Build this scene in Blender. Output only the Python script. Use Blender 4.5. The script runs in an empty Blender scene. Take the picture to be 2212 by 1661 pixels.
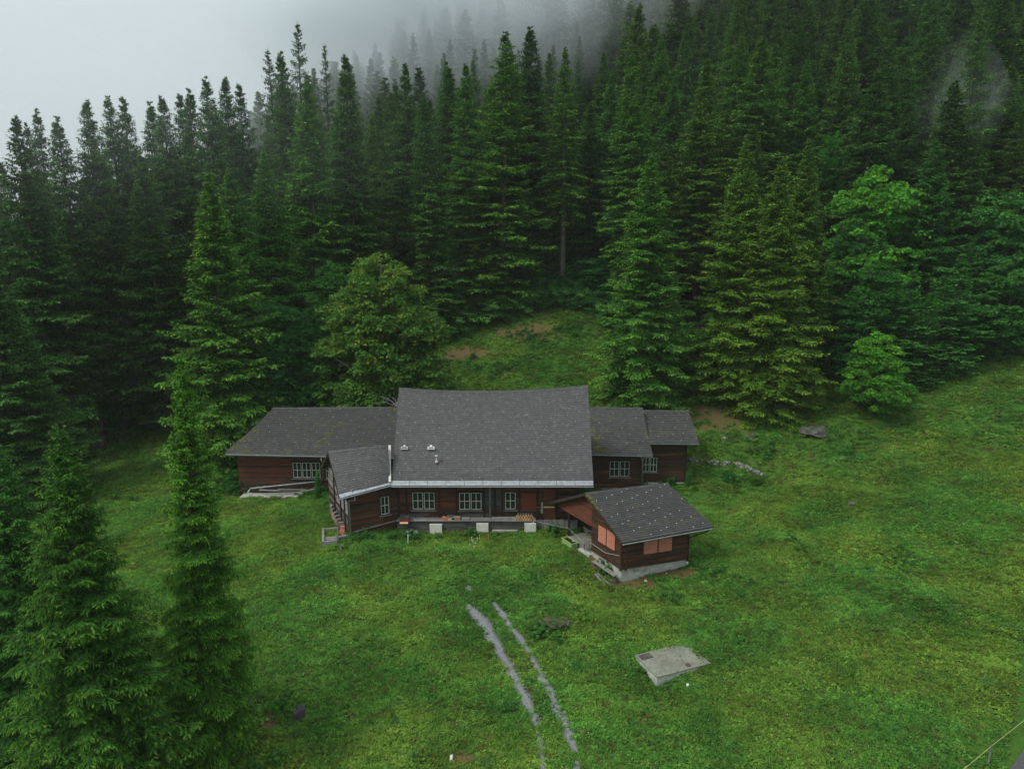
import bpy, math, random
import numpy as np
from mathutils import Vector, Matrix, Euler
R = math.radians
random.seed(7); np.random.seed(7)
scene = bpy.context.scene
C = scene.collection
# ------------------------------------------------------------------ camera, sky, sun, exposure
CAM_Z = 18.5; PITCH = R(12); FPX = 1534.0; CX, CY = 1106.0, 830.5
cd = bpy.data.cameras.new('camera'); cam = bpy.data.objects.new('camera', cd); C.objects.link(cam)
cam.location = (0, 0, CAM_Z); cam.rotation_euler = (R(90) - PITCH, 0, 0)
cd.sensor_width = 36; cd.lens = 36 * FPX / 2212; cd.clip_start = 0.1; cd.clip_end = 3000
scene.camera = cam
SKY_STRENGTH = 0.1; SUN_STRENGTH = 1.5
world = bpy.data.worlds.new('World'); scene.world = world; world.use_nodes = True
wn = world.node_tree.nodes; wl = world.node_tree.links; wn.clear()
wo = wn.new('ShaderNodeOutputWorld'); bg = wn.new('ShaderNodeBackground'); bg.inputs['Strength'].default_value = SKY_STRENGTH
sky = wn.new('ShaderNodeTexSky'); sky.sky_type = 'NISHITA'; sky.sun_disc = False
sky.sun_elevation = R(52); sky.sun_rotation = R(-60); sky.altitude = 1400; sky.dust_density = 3
hs = wn.new('ShaderNodeHueSaturation'); hs.inputs['Saturation'].default_value = 0.35
wl.new(sky.outputs[0], hs.inputs['Color'])
tc = wn.new('ShaderNodeTexCoord'); sx = wn.new('ShaderNodeSeparateXYZ'); wl.new(tc.outputs['Generated'], sx.inputs[0])
mr = wn.new('ShaderNodeMapRange'); mr.inputs['From Min'].default_value = 0; mr.inputs['From Max'].default_value = 1
mr.inputs['To Min'].default_value = 1.0; mr.inputs['To Max'].default_value = 3.0; wl.new(sx.outputs['Z'], mr.inputs['Value'])
cl = wn.new('ShaderNodeVectorMath'); cl.operation = 'SCALE'; cl.inputs[0].default_value = (2.08, 2.36, 2.47)   # overcast layer: zenith three times the horizon
wl.new(mr.outputs[0], cl.inputs['Scale'])
mx = wn.new('ShaderNodeMix'); mx.data_type = 'RGBA'; mx.inputs['Factor'].default_value = 0.88
wl.new(hs.outputs[0], mx.inputs['A']); wl.new(cl.outputs[0], mx.inputs['B'])
wl.new(mx.outputs['Result'], bg.inputs['Color']); wl.new(bg.outputs[0], wo.inputs['Surface'])
sd = bpy.data.lights.new('sun', 'SUN'); sd.energy = SUN_STRENGTH; sd.angle = R(18); sd.color = (1, .97, .92)
sun = bpy.data.objects.new('sun', sd); C.objects.link(sun)
sun.rotation_euler = (R(38), 0, R(-60 + 180 - 180 + 0)); sun.location = (0, 0, 120)
scene.view_settings.view_transform = 'Standard'; scene.view_settings.look = 'None'
scene.view_settings.exposure = 0.93; scene.view_settings.gamma = 1; scene.view_settings.use_curve_mapping = False
scene.render.engine = 'CYCLES'
scene.cycles.volume_bounces = 3; scene.cycles.max_bounces = 6; scene.cycles.transparent_max_bounces = 8
scene.cycles.diffuse_bounces = 3; scene.cycles.glossy_bounces = 2; scene.cycles.transmission_bounces = 3
scene.cycles.use_denoising = True

# ------------------------------------------------------------------ helpers
def _ray(px, py):
    x = (px - CX) / FPX; u = -(py - CY) / FPX
    return (x, math.cos(PITCH) + math.sin(PITCH) * u, -math.sin(PITCH) + math.cos(PITCH) * u)
def aty(px, py, y):            # a measured sight line met with the vertical plane at distance y
    r = _ray(px, py); t = y / r[1]; return Vector((r[0] * t, y, CAM_Z + r[2] * t))
def atz(px, py, z):            # the same line met with the level z
    r = _ray(px, py); t = (z - CAM_Z) / r[2]; return Vector((r[0] * t, r[1] * t, z))
def tag(o, label=None, cat=None, group=None, kind=None):
    if label: o['label'] = label
    if cat: o['category'] = cat
    if group: o['group'] = group
    if kind: o['kind'] = kind
    return o
def empty(name, loc, label=None, cat=None, group=None, rz=0):
    o = bpy.data.objects.new(name, None); C.objects.link(o); o.location = loc; o.rotation_euler[2] = rz
    o.empty_display_size = .3
    return tag(o, label, cat, group)
def npmesh(name, V, F, mat=None, tint=None, mats=None, smooth=False):
    V = np.asarray(V, np.float32); F = np.asarray(F, np.int32); k = F.shape[1]
    me = bpy.data.meshes.new(name)
    me.vertices.add(len(V)); me.vertices.foreach_set('co', V.ravel())
    me.loops.add(F.size); me.loops.foreach_set('vertex_index', F.ravel())
    me.polygons.add(len(F)); me.polygons.foreach_set('loop_start', np.arange(len(F), dtype=np.int32) * k)
    if mats is not None: me.polygons.foreach_set('material_index', np.asarray(mats, np.int32))
    me.polygons.foreach_set('use_smooth', np.full(len(F), bool(smooth)))
    me.update(calc_edges=True); me.validate()
    if tint is not None:
        a = me.attributes.new('tint', 'FLOAT', 'POINT'); a.data.foreach_set('value', np.asarray(tint, np.float32))
    if mat is not None:
        for m in (mat if isinstance(mat, (list, tuple)) else [mat]): me.materials.append(m)
    return me
def link(name, me, parent=None, loc=None, rz=None):
    o = bpy.data.objects.new(name, me); C.objects.link(o)
    if parent is not None: o.parent = parent
    if loc is not None: o.location = loc
    if rz is not None: o.rotation_euler[2] = rz
    return o
BF = [(0,1,3,2),(4,6,7,5),(0,4,5,1),(2,3,7,6),(0,2,6,4),(1,5,7,3)]
class MB:                      # collects boxes, hexahedra, tubes and quads; build() links them as ONE object
    def __init__(s): s.v = []; s.f = []; s.m = []
    def hexa(s, P8, m=0):      # corners indexed by bits x=1? order: 000,001,010,011,100,... as (x,y,z)->4x+2y+z
        n = len(s.v); s.v += [tuple(p) for p in P8]
        for q in BF: s.f.append(tuple(n + i for i in q)); s.m.append(m)
        return s
    def box(s, a, b, m=0):
        s.hexa([(x, y, z) for x in (a[0], b[0]) for y in (a[1], b[1]) for z in (a[2], b[2])], m); return s
    def obox(s, o, U, Vv, W, m=0):   # oriented box from corner o with edge vectors
        o, U, Vv, W = map(Vector, (o, U, Vv, W))
        s.hexa([o + U * i + Vv * j + W * k for i in (0, 1) for j in (0, 1) for k in (0, 1)], m); return s
    def bar(s, a, b, w, h=None, m=0, up=(0, 0, 1)):
        a, b = Vector(a), Vector(b); h = h or w; d = (b - a); dn = d.normalized(); up = Vector(up)
        if abs(dn.dot(up)) > .95: up = Vector((1, 0, 0))
        sd_ = dn.cross(up).normalized(); u2 = sd_.cross(dn).normalized()
        return s.obox(a - sd_ * w / 2 - u2 * h / 2, d, sd_ * w, u2 * h, m)
    def tube(s, pts, rads, n=8, m=0, cap=True):
        pts = [Vector(p) for p in pts]
        if not isinstance(rads, (list, tuple)): rads = [rads] * len(pts)
        rings = []
        for i, p in enumerate(pts):
            d = (pts[min(i + 1, len(pts) - 1)] - pts[max(i - 1, 0)]).normalized()
            up = Vector((0, 0, 1)) if abs(d.z) < .9 else Vector((1, 0, 0))
            a = d.cross(up).normalized(); b = d.cross(a).normalized()
            base = len(s.v)
            for k in range(n):
                t = 2 * math.pi * k / n; s.v.append(tuple(p + (a * math.cos(t) + b * math.sin(t)) * rads[i]))
            rings.append(base)
        for r0, r1 in zip(rings[:-1], rings[1:]):
            for k in range(n):
                s.f.append((r0 + k, r0 + (k + 1) % n, r1 + (k + 1) % n, r1 + k)); s.m.append(m)
        if cap:
            s.f.append(tuple(rings[0] + k for k in range(n))[::-1]); s.m.append(m)
            s.f.append(tuple(rings[-1] + k for k in range(n))); s.m.append(m if cap is True else cap)
        return s
    def quad(s, *p, m=0):
        n = len(s.v); s.v += [tuple(q) for q in p]; s.f.append(tuple(range(n, n + len(p)))); s.m.append(m); return s
    def mesh(s, name, mats, smooth=False):
        me = bpy.data.meshes.new(name); me.from_pydata(s.v, [], s.f)
        for k in (mats if isinstance(mats, (list, tuple)) else [mats]): me.materials.append(k)
        me.polygons.foreach_set('material_index', s.m)
        if smooth: me.polygons.foreach_set('use_smooth', [True] * len(s.f))
        me.update(); return me
    def build(s, name, mats, parent=None, smooth=False):
        return link(name, s.mesh(name, mats, smooth), parent)

# ------------------------------------------------------------------ materials
def nmat(name):
    m = bpy.data.materials.new(name); m.use_nodes = True; nt = m.node_tree
    return m, nt.nodes, nt.links, nt.nodes['Principled BSDF']
def mixc(n, l, fac, a, b, mode='MIX'):
    x = n.new('ShaderNodeMix'); x.data_type = 'RGBA'; x.blend_type = mode
    for key, v in (('Factor', fac), ('A', a), ('B', b)):
        if isinstance(v, (int, float)): x.inputs[key].default_value = v
        elif isinstance(v, tuple): x.inputs[key].default_value = (*v, 1) if len(v) == 3 else v
        else: l.new(v, x.inputs[key])
    return x.outputs['Result']
def noise(n, l, scale, detail=4, vec=None, rough=.6, dim='3D'):
    x = n.new('ShaderNodeTexNoise'); x.inputs['Scale'].default_value = scale; x.inputs['Detail'].default_value = detail
    x.inputs['Roughness'].default_value = rough
    if vec is not None: l.new(vec, x.inputs['Vector'])
    return x.outputs['Fac']
def ramp(n, l, src, a, b, ca=0.0, cb=1.0):
    x = n.new('ShaderNodeMapRange'); x.inputs['From Min'].default_value = a; x.inputs['From Max'].default_value = b
    x.inputs['To Min'].default_value = ca; x.inputs['To Max'].default_value = cb; l.new(src, x.inputs['Value']); return x.outputs[0]
def mapping(n, l, scale=(1, 1, 1), coord='Object', rot=(0, 0, 0)):
    t = n.new('ShaderNodeTexCoord'); mp = n.new('ShaderNodeMapping'); mp.inputs['Scale'].default_value = scale; mp.inputs['Rotation'].default_value = rot
    if coord == 'World':
        g = n.new('ShaderNodeNewGeometry'); l.new(g.outputs['Position'], mp.inputs['Vector'])
    else: l.new(t.outputs[coord], mp.inputs['Vector'])
    return mp.outputs[0]
def bump(n, l, src, p, strength=.3, dist=.02):
    b = n.new('ShaderNodeBump'); b.inputs['Strength'].default_value = strength; b.inputs['Distance'].default_value = dist
    l.new(src, b.inputs['Height']); l.new(b.outputs[0], p.inputs['Normal'])
def objrand(n): return n.new('ShaderNodeObjectInfo').outputs['Random']
def attr(n, name):
    a = n.new('ShaderNodeAttribute'); a.attribute_name = name; return a

def simple(name, c1, c2, scale=3, rough=.8, stretch=(1, 1, 1), metal=0, bmp=.2, coord='World', rnd=.25, spec=.3, c3=None, s3=.8):
    m, n, l, p = nmat(name)
    v = mapping(n, l, stretch, coord)
    f = ramp(n, l, noise(n, l, scale, 6, v), .3, .7)
    c = mixc(n, l, f, c1, c2)
    if c3 is not None:
        f3 = ramp(n, l, noise(n, l, s3, 5, v), .56, .66); c = mixc(n, l, f3, c, c3)
    rr = ramp(n, l, objrand(n), 0, 1, 1 - rnd, 1 + rnd)
    s = n.new('ShaderNodeVectorMath'); s.operation = 'SCALE'; l.new(c, s.inputs[0]); l.new(rr, s.inputs['Scale'])
    l.new(s.outputs[0], p.inputs['Base Color'])
    p.inputs['Roughness'].default_value = rough; p.inputs['Metallic'].default_value = metal
    p.inputs['Specular IOR Level'].default_value = spec
    if bmp: bump(n, l, noise(n, l, scale * 6, 5, v), p, bmp, .01)
    return m
M = {}
M['shingle'] = simple('shingle', (.054, .052, .054), (.080, .078, .079), 3, .75, rnd=.09, bmp=.25, c3=(.10, .105, .085), s3=4)
M['shingle_dark'] = simple('shingle_dark', (.036, .035, .034), (.058, .056, .054), 3, .78, rnd=.16, bmp=.25, c3=(.055, .062, .034), s3=1.4)
M['underlay'] = simple('underlay', (.022, .021, .020), (.035, .033, .032), 4)
M['zinc'] = simple('zinc', (.20, .21, .22), (.33, .35, .36), 5, .5, metal=.25, rnd=.08, bmp=.05)
M['gutter'] = simple('gutter', (.30, .32, .33), (.48, .50, .51), 4, .45, metal=.4, rnd=.05, bmp=0)
M['guard'] = simple('guard', (.42, .42, .40), (.55, .55, .53), 4, .6, bmp=0)
M['wood_red'] = simple('wood_red', (.062, .022, .013), (.150, .048, .024), 2.5, .8, (.5, .5, 6), rnd=.28, c3=(.035, .026, .022), s3=.9)
M['wood_dark'] = simple('wood_dark', (.022, .015, .012), (.068, .034, .020), 2.5, .8, (.5, .5, 6), rnd=.30, c3=(.11, .042, .018), s3=.8)
M['wood_hut'] = simple('wood_hut', (.024, .014, .010), (.070, .033, .017), 2.2, .75, (.5, .5, 6), rnd=.30, c3=(.17, .062, .020), s3=.75)
M['wood_grey'] = simple('wood_grey', (.13, .125, .115), (.26, .25, .235), 3, .85, (.6, .6, 5), rnd=.25)
M['wood_weather'] = simple('wood_weather', (.035, .033, .031), (.105, .10, .094), 3.5, .85, (.6, .6, 6), rnd=.3)
M['wood_trim'] = simple('wood_trim', (.016, .011, .009), (.040, .023, .016), 3, .8, rnd=.2)
M['panel_red'] = simple('panel_red', (.115, .030, .014), (.17, .045, .020), 3, .75, (1, 1, 5), rnd=.08)
M['door_brown'] = simple('door_brown', (.085, .030, .014), (.12, .040, .018), 3, .7, rnd=.08)
M['shutter'] = simple('shutter', (.40, .155, .095), (.52, .21, .14), 3, .8, (1, 1, 3), rnd=.08)
M['white_paint'] = simple('white_paint', (.62, .63, .56), (.75, .76, .70), 6, .5, rnd=.05, bmp=0)
M['concrete'] = simple('concrete', (.26, .265, .235), (.42, .425, .385), 2, .9, rnd=.08, c3=(.20, .21, .16), s3=1.2)
M['concrete_slab'] = simple('concrete_slab', (.125, .13, .10), (.20, .205, .165), 1.5, .9, rnd=.05, c3=(.13, .125, .09), s3=5)
M['slab_side'] = simple('slab_side', (.16, .17, .13), (.55, .56, .50), 2.2, .9, rnd=.02)
M['plinth_white'] = simple('plinth_white', (.45, .45, .40), (.62, .62, .56), 3, .9, rnd=.05)
M['stone'] = simple('stone', (.045, .046, .042), (.24, .235, .215), 5.5, .9, rnd=.4, c3=(.035, .055, .018), s3=2.5)
M['boulder'] = simple('boulder', (.022, .023, .021), (.12, .118, .11), 3.6, .9, rnd=.2, c3=(.03, .05, .012), s3=1.6, bmp=.5)
M['mossy'] = simple('mossy', (.022, .030, .010), (.060, .060, .026), 3.5, .95, rnd=.2, c3=(.075, .05, .03), s3=2, bmp=.6)
M['gravel'] = simple('gravel', (.11, .11, .115), (.34, .34, .35), 9, .9, rnd=.3)
M['gravel_bed'] = simple('gravel_bed', (.11, .11, .11), (.24, .24, .245), 22, .95, rnd=0, bmp=.6)
M['bark'] = simple('bark', (.045, .036, .030), (.13, .105, .085), 6, .95, (1, 1, .25), coord='Object', rnd=.3)
M['bark_grey'] = simple('bark_grey', (.08, .075, .065), (.19, .18, .165), 6, .95, (1, 1, .3), coord='Object', rnd=.25)
M['log_end'] = simple('log_end', (.50, .25, .09), (.62, .34, .14), 8, .8, rnd=.15)
M['stump'] = simple('stump', (.028, .026, .024), (.10, .092, .085), 4, .95, (1, 1, .3), rnd=.1, c3=(.22, .09, .04), s3=2.2)
M['terracotta'] = simple('terracotta', (.32, .12, .07), (.46, .20, .12), 5, .85, rnd=.2)
M['crate_red'] = simple('crate_red', (.20, .03, .03), (.28, .05, .04), 5, .8)
M['yellow'] = simple('yellow', (.65, .52, .24), (.75, .60, .30), 5, .7)
M['green_metal'] = simple('green_metal', (.20, .29, .10), (.29, .38, .15), 3, .55, rnd=.02)
M['dull_green'] = simple('dull_green', (.22, .29, .22), (.28, .35, .27), 5, .6)
M['asphalt'] = simple('asphalt', (.045, .045, .05), (.075, .075, .08), 12, .9, rnd=0)
M['moss'] = simple('moss', (.045, .055, .012), (.12, .11, .02), 9, .95, bmp=.6)
M['flower_white'] = simple('flower_white', (.7, .7, .68), (.8, .8, .78), 9, .7, bmp=0)
M['soil'] = simple('soil', (.05, .035, .022), (.12, .08, .045), 4, .95, bmp=.5)
def glass():
    m, n, l, p = nmat('window_glass'); p.inputs['Base Color'].default_value = (.022, .028, .027, 1)
    p.inputs['Roughness'].default_value = .12; p.inputs['Specular IOR Level'].default_value = .6; return m
M['glass'] = glass()
def water():
    m, n, l, p = nmat('trough_water'); p.inputs['Base Color'].default_value = (.02, .028, .012, 1); p.inputs['Roughness'].default_value = .05; return m
M['water'] = water()

def leafmat(name, dark, light, tip, trans=.25, patch=.0, sat=1.0):
    """Leaf or needle spray: tint attribute runs 0 at the old wood to 1 at the fresh tips; object colour varies tree by tree."""
    m, n, l, p = nmat(name)
    t = attr(n, 'tint').outputs['Fac']
    c = mixc(n, l, ramp(n, l, t, 0, .75), dark, light)
    c = mixc(n, l, ramp(n, l, t, .8, 1.15), c, tip)
    g = noise(n, l, .9, 3, mapping(n, l, (1, 1, 1), 'World'))
    s = n.new('ShaderNodeVectorMath'); s.operation = 'SCALE'; l.new(c, s.inputs[0]); l.new(ramp(n, l, g, .3, .7, .72, 1.28), s.inputs['Scale'])
    oc = n.new('ShaderNodeObjectInfo')
    c = mixc(n, l, 1.0, s.outputs[0], oc.outputs['Color'], 'MULTIPLY')
    l.new(c, p.inputs['Base Color']); p.inputs['Roughness'].default_value = .75; p.inputs['Specular IOR Level'].default_value = .08
    tr = n.new('ShaderNodeBsdfTranslucent'); l.new(c, tr.inputs['Color'])
    ms = n.new('ShaderNodeMixShader'); ms.inputs[0].default_value = trans
    l.new(p.outputs[0], ms.inputs[1]); l.new(tr.outputs[0], ms.inputs[2]); l.new(ms.outputs[0], n['Material Output'].inputs['Surface'])
    return m
M['needles'] = leafmat('needles', (.011, .040, .010), (.062, .176, .030), (.26, .35, .060), .28)
M['needles_larch'] = leafmat('needles_larch', (.045, .095, .035), (.085, .16, .060), (.12, .19, .08), .3)
M['leaf_maple'] = leafmat('leaf_maple', (.034, .100, .020), (.080, .170, .032), (.24, .24, .045), .36)
M['leaf_green'] = leafmat('leaf_green', (.026, .100, .022), (.066, .190, .036), (.12, .27, .05), .38)

def herbmat():
    m, n, l, p = nmat('meadow_leaf')
    t = attr(n, 'tint').outputs['Fac']; w = mapping(n, l, (1, 1, 1), 'World')
    big = noise(n, l, .16, 4, w); mid = noise(n, l, .7, 4, w)
    r = objrand(n)
    a = mixc(n, l, r, (.060, .190, .028), (.132, .300, .046))
    b = mixc(n, l, r, (.108, .212, .028), (.196, .300, .042))
    c = mixc(n, l, ramp(n, l, big, .44, .60), a, b)
    c = mixc(n, l, ramp(n, l, mid, .60, .70, 0, .55), c, (.026, .125, .040))
    wn_ = n.new('ShaderNodeTexWhiteNoise'); wn_.noise_dimensions = '1D'; l.new(r, wn_.inputs['W'])
    c = mixc(n, l, ramp(n, l, wn_.outputs['Value'], .93, .95, 0, .8), c, (.150, .110, .035))
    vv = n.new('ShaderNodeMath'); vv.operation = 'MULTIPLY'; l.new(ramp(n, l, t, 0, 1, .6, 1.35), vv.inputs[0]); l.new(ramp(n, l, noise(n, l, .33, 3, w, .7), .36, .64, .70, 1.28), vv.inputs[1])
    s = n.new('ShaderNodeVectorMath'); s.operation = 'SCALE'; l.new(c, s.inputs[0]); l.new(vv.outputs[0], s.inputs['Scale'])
    l.new(s.outputs[0], p.inputs['Base Color']); p.inputs['Roughness'].default_value = .7; p.inputs['Specular IOR Level'].default_value = .12
    tr = n.new('ShaderNodeBsdfTranslucent'); l.new(s.outputs[0], tr.inputs['Color'])
    ms = n.new('ShaderNodeMixShader'); ms.inputs[0].default_value = .38
    l.new(p.outputs[0], ms.inputs[1]); l.new(tr.outputs[0], ms.inputs[2]); l.new(ms.outputs[0], n['Material Output'].inputs['Surface'])
    return m
M['herb'] = herbmat()
def groundmat():
    m, n, l, p = nmat('meadow_ground'); w = mapping(n, l, (1, 1, 1), 'World')
    big = noise(n, l, .12, 5, w); mid = noise(n, l, 1.1, 5, w); fine = noise(n, l, 14, 6, w, .75)
    c = mixc(n, l, ramp(n, l, big, .42, .6), (.038, .105, .014), (.066, .115, .016))
    c = mixc(n, l, ramp(n, l, mid, .52, .66, 0, .8), c, (.060, .050, .020))
    s = n.new('ShaderNodeVectorMath'); s.operation = 'SCALE'; l.new(c, s.inputs[0]); l.new(ramp(n, l, fine, .25, .75, .45, 1.5), s.inputs['Scale'])
    d = attr(n, 'dirt').outputs['Fac']
    soil = mixc(n, l, ramp(n, l, fine, .3, .7), (.050, .036, .016), (.165, .118, .050))
    dd = n.new('ShaderNodeMath'); dd.operation = 'ADD'; l.new(d, dd.inputs[0]); l.new(ramp(n, l, mid, .3, .7, -.25, .25), dd.inputs[1])
    c2 = mixc(n, l, ramp(n, l, dd.outputs[0], .35, .65), s.outputs[0], soil)
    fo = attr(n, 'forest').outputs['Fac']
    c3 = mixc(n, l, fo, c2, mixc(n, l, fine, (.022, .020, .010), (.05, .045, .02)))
    l.new(c3, p.inputs['Base Color']); p.inputs['Roughness'].default_value = .95; p.inputs['Specular IOR Level'].default_value = .1
    bump(n, l, fine, p, .8, .06); return m
M['ground'] = groundmat()

# ------------------------------------------------------------------ terrain
CP = [ # x, y, z control heights
 (0,0,-2.5),(-20,0,-5),(20,0,-2.4),(0,15,-1.8),(12,15,-1.6),(-12,15,-2.6),(0,23,-1.3),(19,22.5,-.9),(30,20,.3),(-12,24.5,-1.6),(-22,24,-3.2),(-35,20,-7),
 (6.4,27.6,-1.12),(9.2,29.3,-.75),(6,31,-.75),(-1,31,-.8),(-9,32,-.75),(-20,36,-1.0),(-30,34,-3.5),
 (6.0,35.8,-.35),(10,37.8,-.3),(3.3,40.3,-.1),(0,38,-.3),(-6,39,-.2),(-10.4,41.0,-.25),(-7.4,43.1,-.05),(4.3,43.1,0),(-1,43.1,0),(-1,48,.2),
 (-18.8,48.8,.0),(-12.8,48.8,.15),(-15,54,.6),(6,50,.05),(13.4,50.9,.0),(10,54,.9),(-1,53,1.1),(4,55,2.0),(-8,55,1.6),
 (14,53.2,.95),(18.7,50.4,.95),(17,47,.2),(24.3,55,3.0),(30,45,2.4),(22,40,.6),(16,38,-.1),(30,32,1.2),(40,38,3.6),(50,45,6.8),(60,50,9.5),(45,28,3.5),
 (11.9,60.5,4.0),(21.5,58.8,4.0),(31.7,59.8,5.4),(44.5,61,7.6),(58,66,11),(-8,72.6,7.0),(4.7,75.9,9.0),(0,65,5.2),(-8,63,4.0),
 (10.6,100,20.2),(-27.9,47,-.5),(-38.2,63,-1.0),(-44.7,71,-1.0),(-22,55,.1),(-33,72,0.6),(-26,80,5),(-50,50,-3.5),(-60,80,-1),(-45,95,4),(-20,100,15),
 (-20,150,34),(30,130,38),(60,110,33),(80,90,25),(60,150,52),(100,120,45),(-60,130,5),(-90,110,-8),(-80,60,-7),(0,180,50),(60,220,100),(22,185,70),(-60,200,8),(130,170,75),(120,60,25),(-120,160,-15),(-140,90,-8),(90,20,12),(-80,0,-22),(80,-30,4),(0,-60,-8),
 (-300,200,-60),(300,200,150),(20,300,88),(0,400,110),(300,-60,30),(-300,-60,-60),(300,400,220),(-300,400,-80)]
CPa = np.array(CP, float)
def _U(r2): return np.where(r2 > 1e-9, r2 * np.log(np.maximum(r2, 1e-9)), 0)
_n = len(CPa); _d2 = ((CPa[:, None, :2] - CPa[None, :, :2]) ** 2).sum(2)
_K = np.zeros((_n + 3, _n + 3)); _K[:_n, :_n] = _U(_d2) + np.eye(_n) * 40; _K[:_n, _n] = 1; _K[:_n, _n+1:] = CPa[:, :2]; _K[_n:, :_n] = _K[:_n, _n:].T
_W = np.linalg.solve(_K, np.r_[CPa[:, 2], 0, 0, 0])
def vnoise(x, y, s, seed=0):   # smooth pseudo noise from a few sines
    r = np.random.RandomState(seed); out = 0
    for i in range(7):
        a, b, ph = r.uniform(-1, 1), r.uniform(-1, 1), r.uniform(0, 6.28)
        out = out + np.sin((a * x + b * y) * s * (1 + .35 * i) + ph) / (1 + .3 * i)
    return out / 3
BUMP = [*[(Vector((x_, 41.6, 0)), 1.7, -.13) for x_ in (-6.5, -5, -3.5, -2, -.5, 1, 2.5, 4)], (Vector((6.0, 35.6, 0)), 2.2, -.26), (Vector((8.6, 36.6, 0)), 2.0, -.16), (Vector((5.75, 27.7, 0)), 1.3, -.30), (Vector((8.9, 30.0, 0)), 1.2, .07), (atz(1195, 1330, -.6), 1.5, .42), (atz(1010, 1290, -.9), 3.0, .10), (atz(1700, 1060, .6), 1.2, .3), (atz(1840, 1080, .8), 1.5, .3), (atz(1930, 1260, .3), 2.5, .25)]
def tz(x, y):
    x = np.asarray(x, float); y = np.asarray(y, float); sh = x.shape; X = x.ravel(); Y = y.ravel()
    out = np.empty(len(X))
    for i in range(0, len(X), 20000):
        xs, ys = X[i:i+20000], Y[i:i+20000]
        d2 = (xs[:, None] - CPa[None, :, 0]) ** 2 + (ys[:, None] - CPa[None, :, 1]) ** 2
        out[i:i+20000] = _U(d2) @ _W[:_n] + _W[_n] + _W[_n+1] * xs + _W[_n+2] * ys
    flat = np.exp(-(((X - 0) / 14) ** 4 + ((Y - 46) / 7) ** 4))
    out += (vnoise(X, Y, .9, 1) * .07 + vnoise(X, Y, .35, 2) * .16) * (1 - .9 * flat)
    rg = 1 / (1 + np.exp(-(X - 13) / 2.5)) * np.exp(-((Y - 40) / 22) ** 4) * np.exp(-((X - 34) / 30) ** 4)
    out += rg * (.20 * np.sin((Y * .9 - X * .35) * .95 + vnoise(X, Y, .2, 21) * 2.5) + .22 * vnoise(X, Y, .8, 22))
    for c, r, h in BUMP: out += h * np.exp(-(((X - c.x) ** 2 + (Y - c.y) ** 2) / r ** 2) ** 1.5)
    return out.reshape(sh) if sh else float(out[0])
def T(x, y): return float(tz(np.array([x]), np.array([y]))[0])
def onground(px, py):          # where a sight line meets the terrain
    r = _ray(px, py); t = 8.0
    for i in range(600):
        if CAM_Z + r[2] * t < T(r[0] * t, r[1] * t): break
        t += .3
    lo, hi = t - .3, t
    for i in range(14):
        mdl = (lo + hi) / 2
        if CAM_Z + r[2] * mdl < T(r[0] * mdl, r[1] * mdl): hi = mdl
        else: lo = mdl
    return Vector((r[0] * hi, r[1] * hi, T(r[0] * hi, r[1] * hi)))
# forest edge: smallest y at which forest stands, by x
FEX = [-400, -70, -48, -40, -33, -27, -20, -8, 0, 6, 9, 14, 20, 27, 34, 42, 50, 60, 90, 400]
FEY = [50, 58, 64, 68, 82, 74, 70, 74, 79, 80, 78, 66, 64, 65, 66, 63, 63, 68, 80, 160]
def fedge(x): return np.interp(x, FEX, FEY)
gx = np.unique(np.r_[np.linspace(-400, -60, 30), np.linspace(-60, -26, 60), np.linspace(-26, 26, 210), np.linspace(26, 70, 90), np.linspace(70, 400, 30)])
gy = np.unique(np.r_[np.linspace(-80, 14, 16), np.linspace(14, 60, 200), np.linspace(60, 110, 90), np.linspace(110, 450, 50)])
GX, GY = np.meshgrid(gx, gy); GZ = tz(GX, GY)
DIRT = [((1110, 1420), .28, .9, .55), ((1150, 1490), .28, .9, .5), ((1180, 1560), .25, .8, .45), ((1205, 1620), .25, .7, .4), # pixel, radius x, radius y, strength : bare or worn soil
 ((1370, 1262), 1.9, .8, 1.0), ((1460, 1240), 1.7, .7, .9), ((1285, 1215), .7, 1.3, .8), ((1240, 1195), 1.0, .6, .45), ((1560, 900), 5, 3.0, .72), ((1470, 930), 2, 3, .3),
 ((1000, 765), 4, 2.2, .85), ((1130, 718), 6, 2.6, .8), ((1000, 1640), .9, .6, .8), ((575, 1560), .8, 1.2, .7), ((640, 1535), .6, .6, .5), ((1760, 915), 2.0, 1.0, .5),
 ((850, 1425), .8, .6, .4), ((1500, 1470), 1.2, .6, .45), ((1690, 1200), .9, .6, .4), ((2150, 1500), .8, .6, .6), ((320, 1650), 2.5, 1.8, .7), ((430, 1640), 1.4, 1.0, .6), ((1195, 1352), .9, .35, .9),
 ((1280, 480), 6, 8, .9), ((250, 960), 3, 3, .25), ((730, 1120), .8, 1.6, .5), ((1640, 1030), 1.2, .5, .3), ((1840, 1085), 1.0, .6, .5), ((600, 1075), 3, .6, .5), ((1340,1345),.8,.5,.3)]
DPOS = [(onground(*p), a, b, s) for p, a, b, s in DIRT]
def dirt(x, y):
    o = np.zeros_like(x)
    for c, a, b, s in DPOS: o = np.maximum(o, s * np.exp(-(((x - c.x) / a) ** 2 + ((y - c.y) / b) ** 2)))
    return o
V = np.c_[GX.ravel(), GY.ravel(), GZ.ravel()]
nx, ny = len(gx), len(gy); idx = np.arange(nx * ny).reshape(ny, nx)
F = np.c_[idx[:-1, :-1].ravel(), idx[:-1, 1:].ravel(), idx[1:, 1:].ravel(), idx[1:, :-1].ravel()]
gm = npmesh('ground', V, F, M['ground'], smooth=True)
a = gm.attributes.new('dirt', 'FLOAT', 'POINT'); a.data.foreach_set('value', dirt(V[:, 0], V[:, 1]).astype(np.float32))
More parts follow.
